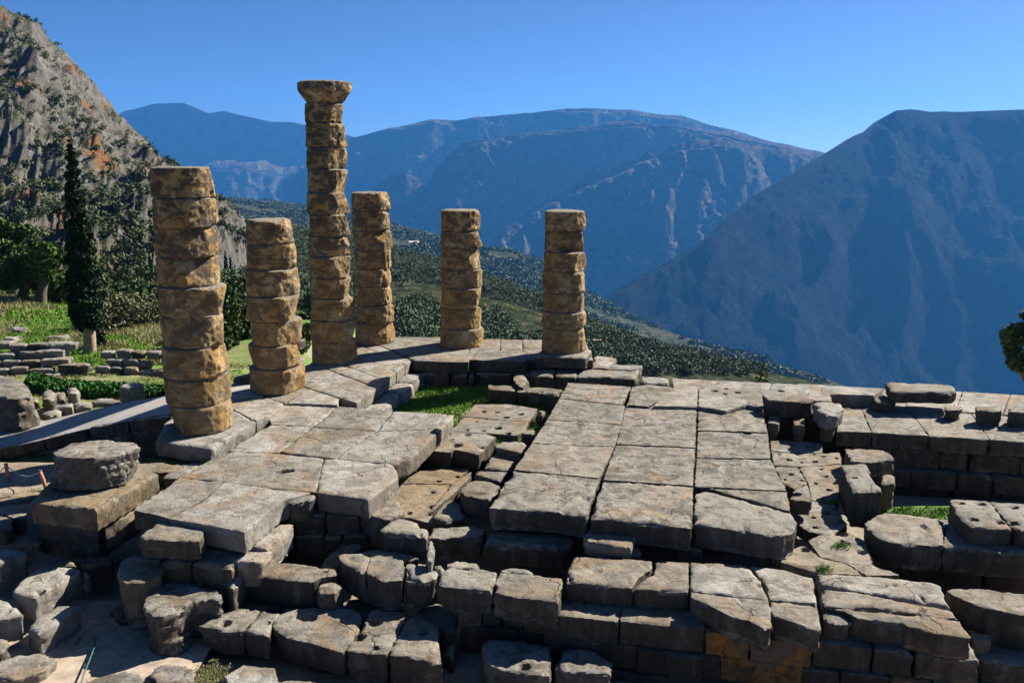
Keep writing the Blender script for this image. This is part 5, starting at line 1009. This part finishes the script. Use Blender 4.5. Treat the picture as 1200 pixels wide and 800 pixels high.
# slender cypresses on the slopes
def far_cyp(x, ybase, hpx, label, G):
    q = G.reshape(-1, 3); px, py = pix(q); i = np.argmin((px-x)**2+(py-ybase)**2); loc = q[i]; d = loc[1]
    h = hpx/F_PX*d; tree('cypress_tree', label, 'tree', tuple(loc-np.array([0, 0, .3])), h, h*.085, 'cypress', 'cypress', .05, 900, h*.035, th=h*.015, seed=int(x), group='slender cypresses on the slopes')
for x, y, h, lb in ((266, 330, 38, 'tallest of the slender dark cypresses by the red roof left of the short stump column'), (272, 331, 34, 'slender dark cypress right beside the tallest one by the red roof'), (260, 329, 28, 'shorter slender cypress left of the tallest one by the red roof'), (609, 408, 22, 'slender dark cypress just right of the middle column, above the far terrace'), (582, 390, 12, 'tiny slender cypress behind the middle column on its right side'), (576, 382, 11, 'tiny slender cypress touching the outline of the middle column on its right'), (499, 361, 13, 'slender cypress on the green slope left of the middle column')):
    far_cyp(x, y, h, lb, GH)
# houses and road on the slope
def house(name, label, x, y, w_px, h_px, G, wallc, roofc, group=None):
    q = G.reshape(-1, 3); px, py = pix(q); loc = q[np.argmin((px-x)**2+(py-y)**2)]; s = loc[1]/F_PX; W, H, D = w_px*s, h_px*s, w_px*s*.7
    t = thing(name, label, 'house', tuple(loc), group)
    bm = bmesh.new(); bmesh.ops.create_cube(bm, size=1); bmesh.ops.scale(bm, vec=(W, D, H+2), verts=bm.verts); bmesh.ops.translate(bm, vec=(0, 0, H/2-1), verts=bm.verts); me = bpy.data.meshes.new('wall'); bm.to_mesh(me); bm.free(); link('wall', me, wallc, t, False)
    e = W*.06; r = [(-W/2-e, -D/2-e, H+.01), (W/2+e, -D/2-e, H+.01), (W/2+e, D/2+e, H+.01), (-W/2-e, D/2+e, H+.01), (-W/2-e, 0, H*1.4), (W/2+e, 0, H*1.4)]
    me = bpy.data.meshes.new('roof'); me.from_pydata(r, [], [(0, 1, 5, 4), (2, 3, 4, 5), (0, 4, 3), (1, 2, 5), (3, 2, 1, 0)]); link('roof', me, roofc, t, False)
    for k in (-1, 0, 1):
        bm = bmesh.new(); bmesh.ops.create_cube(bm, size=1); bmesh.ops.scale(bm, vec=(W*.12, .1, H*.4), verts=bm.verts); me = bpy.data.meshes.new('window'); bm.to_mesh(me); bm.free(); o = link('window', me, M['bark_dark'], t, False, loc=(k*W*.28, -D/2-.03, H*.5))
rc = plain('red_roof_tiles', (.35, .13, .07), .9, 2); wc = plain('pale_plaster', (.6, .55, .48), .9, 2)
house('house', 'low house with a red roof among trees between the nearest column and the stump column', 277, 335, 22, 4, GH, wc, rc)
house('house', 'tiny white house on the green slope right of the far left column', 454, 391, 10, 4, GH, wc, plain('grey_roof', (.4, .38, .36), .9, 2))
house('house', 'pale building by the earth cut at the top of the near slope', 484, 288, 10, 4, GV, wc, wc)
# dirt road curling over the slope right of the last column
def ribbon(name, pts, wd, G, mat, lift=.5):
    q = G.reshape(-1, 3); px, py = pix(q); L_ = []
    pts = lerp_poly(np.c_[np.arange(len(pts)), pts], 60)[:, 1:]
    for x, y in pts: L_.append(q[np.argsort((px-x)**2+(py-y)**2)[:12]].mean(0))
    L_ = np.array(L_); 
    for _ in range(6): L_[1:-1] = (L_[:-2]+L_[1:-1]*2+L_[2:])/4
    d = np.gradient(L_, axis=0); nn_ = np.c_[-d[:, 1], d[:, 0], d[:, 0]*0]; nn_ /= np.linalg.norm(nn_, axis=1)[:, None]+1e-9
    v = np.concatenate([L_-nn_*wd, L_+nn_*wd]); v[:, 2] += lift; n = len(L_)
    o = link(name, mk_mesh(name, v, [(i, i+1, n+i+1, n+i) for i in range(n-1)]), mat); tag(o, kind='structure')
dirt = plain('dirt_track', (.42, .33, .24), .95, 1)
ribbon('dirt_road', [(690, 404), (700, 396), (706, 386), (702, 378), (694, 371), (690, 366)], 3.2, GH, dirt, 1.2)
finish_stones()
# ------------------------------------------------------------------ air
bm = bmesh.new(); bmesh.ops.create_cube(bm, size=1); bmesh.ops.scale(bm, vec=(26000, 11500, 2060), verts=bm.verts); bmesh.ops.translate(bm, vec=(0, 5250, -230), verts=bm.verts)
me = bpy.data.meshes.new('haze'); bm.to_mesh(me); bm.free(); ho = link('haze', me, None, None, False); tag(ho, 'thin blue air haze over the whole valley', 'haze', None, 'stuff')
hm = bpy.data.materials.new('haze_air'); hm.use_nodes = True; hm.node_tree.nodes.clear(); ou = hm.node_tree.nodes.new('ShaderNodeOutputMaterial'); pvn = hm.node_tree.nodes.new('ShaderNodeVolumePrincipled')
pvn.inputs['Color'].default_value = (.08, .38, 1, 1); pvn.inputs['Density'].default_value = 6e-5; pvn.inputs['Anisotropy'].default_value = .2
hm.node_tree.links.new(pvn.outputs[0], ou.inputs['Volume']); me.materials.append(hm)
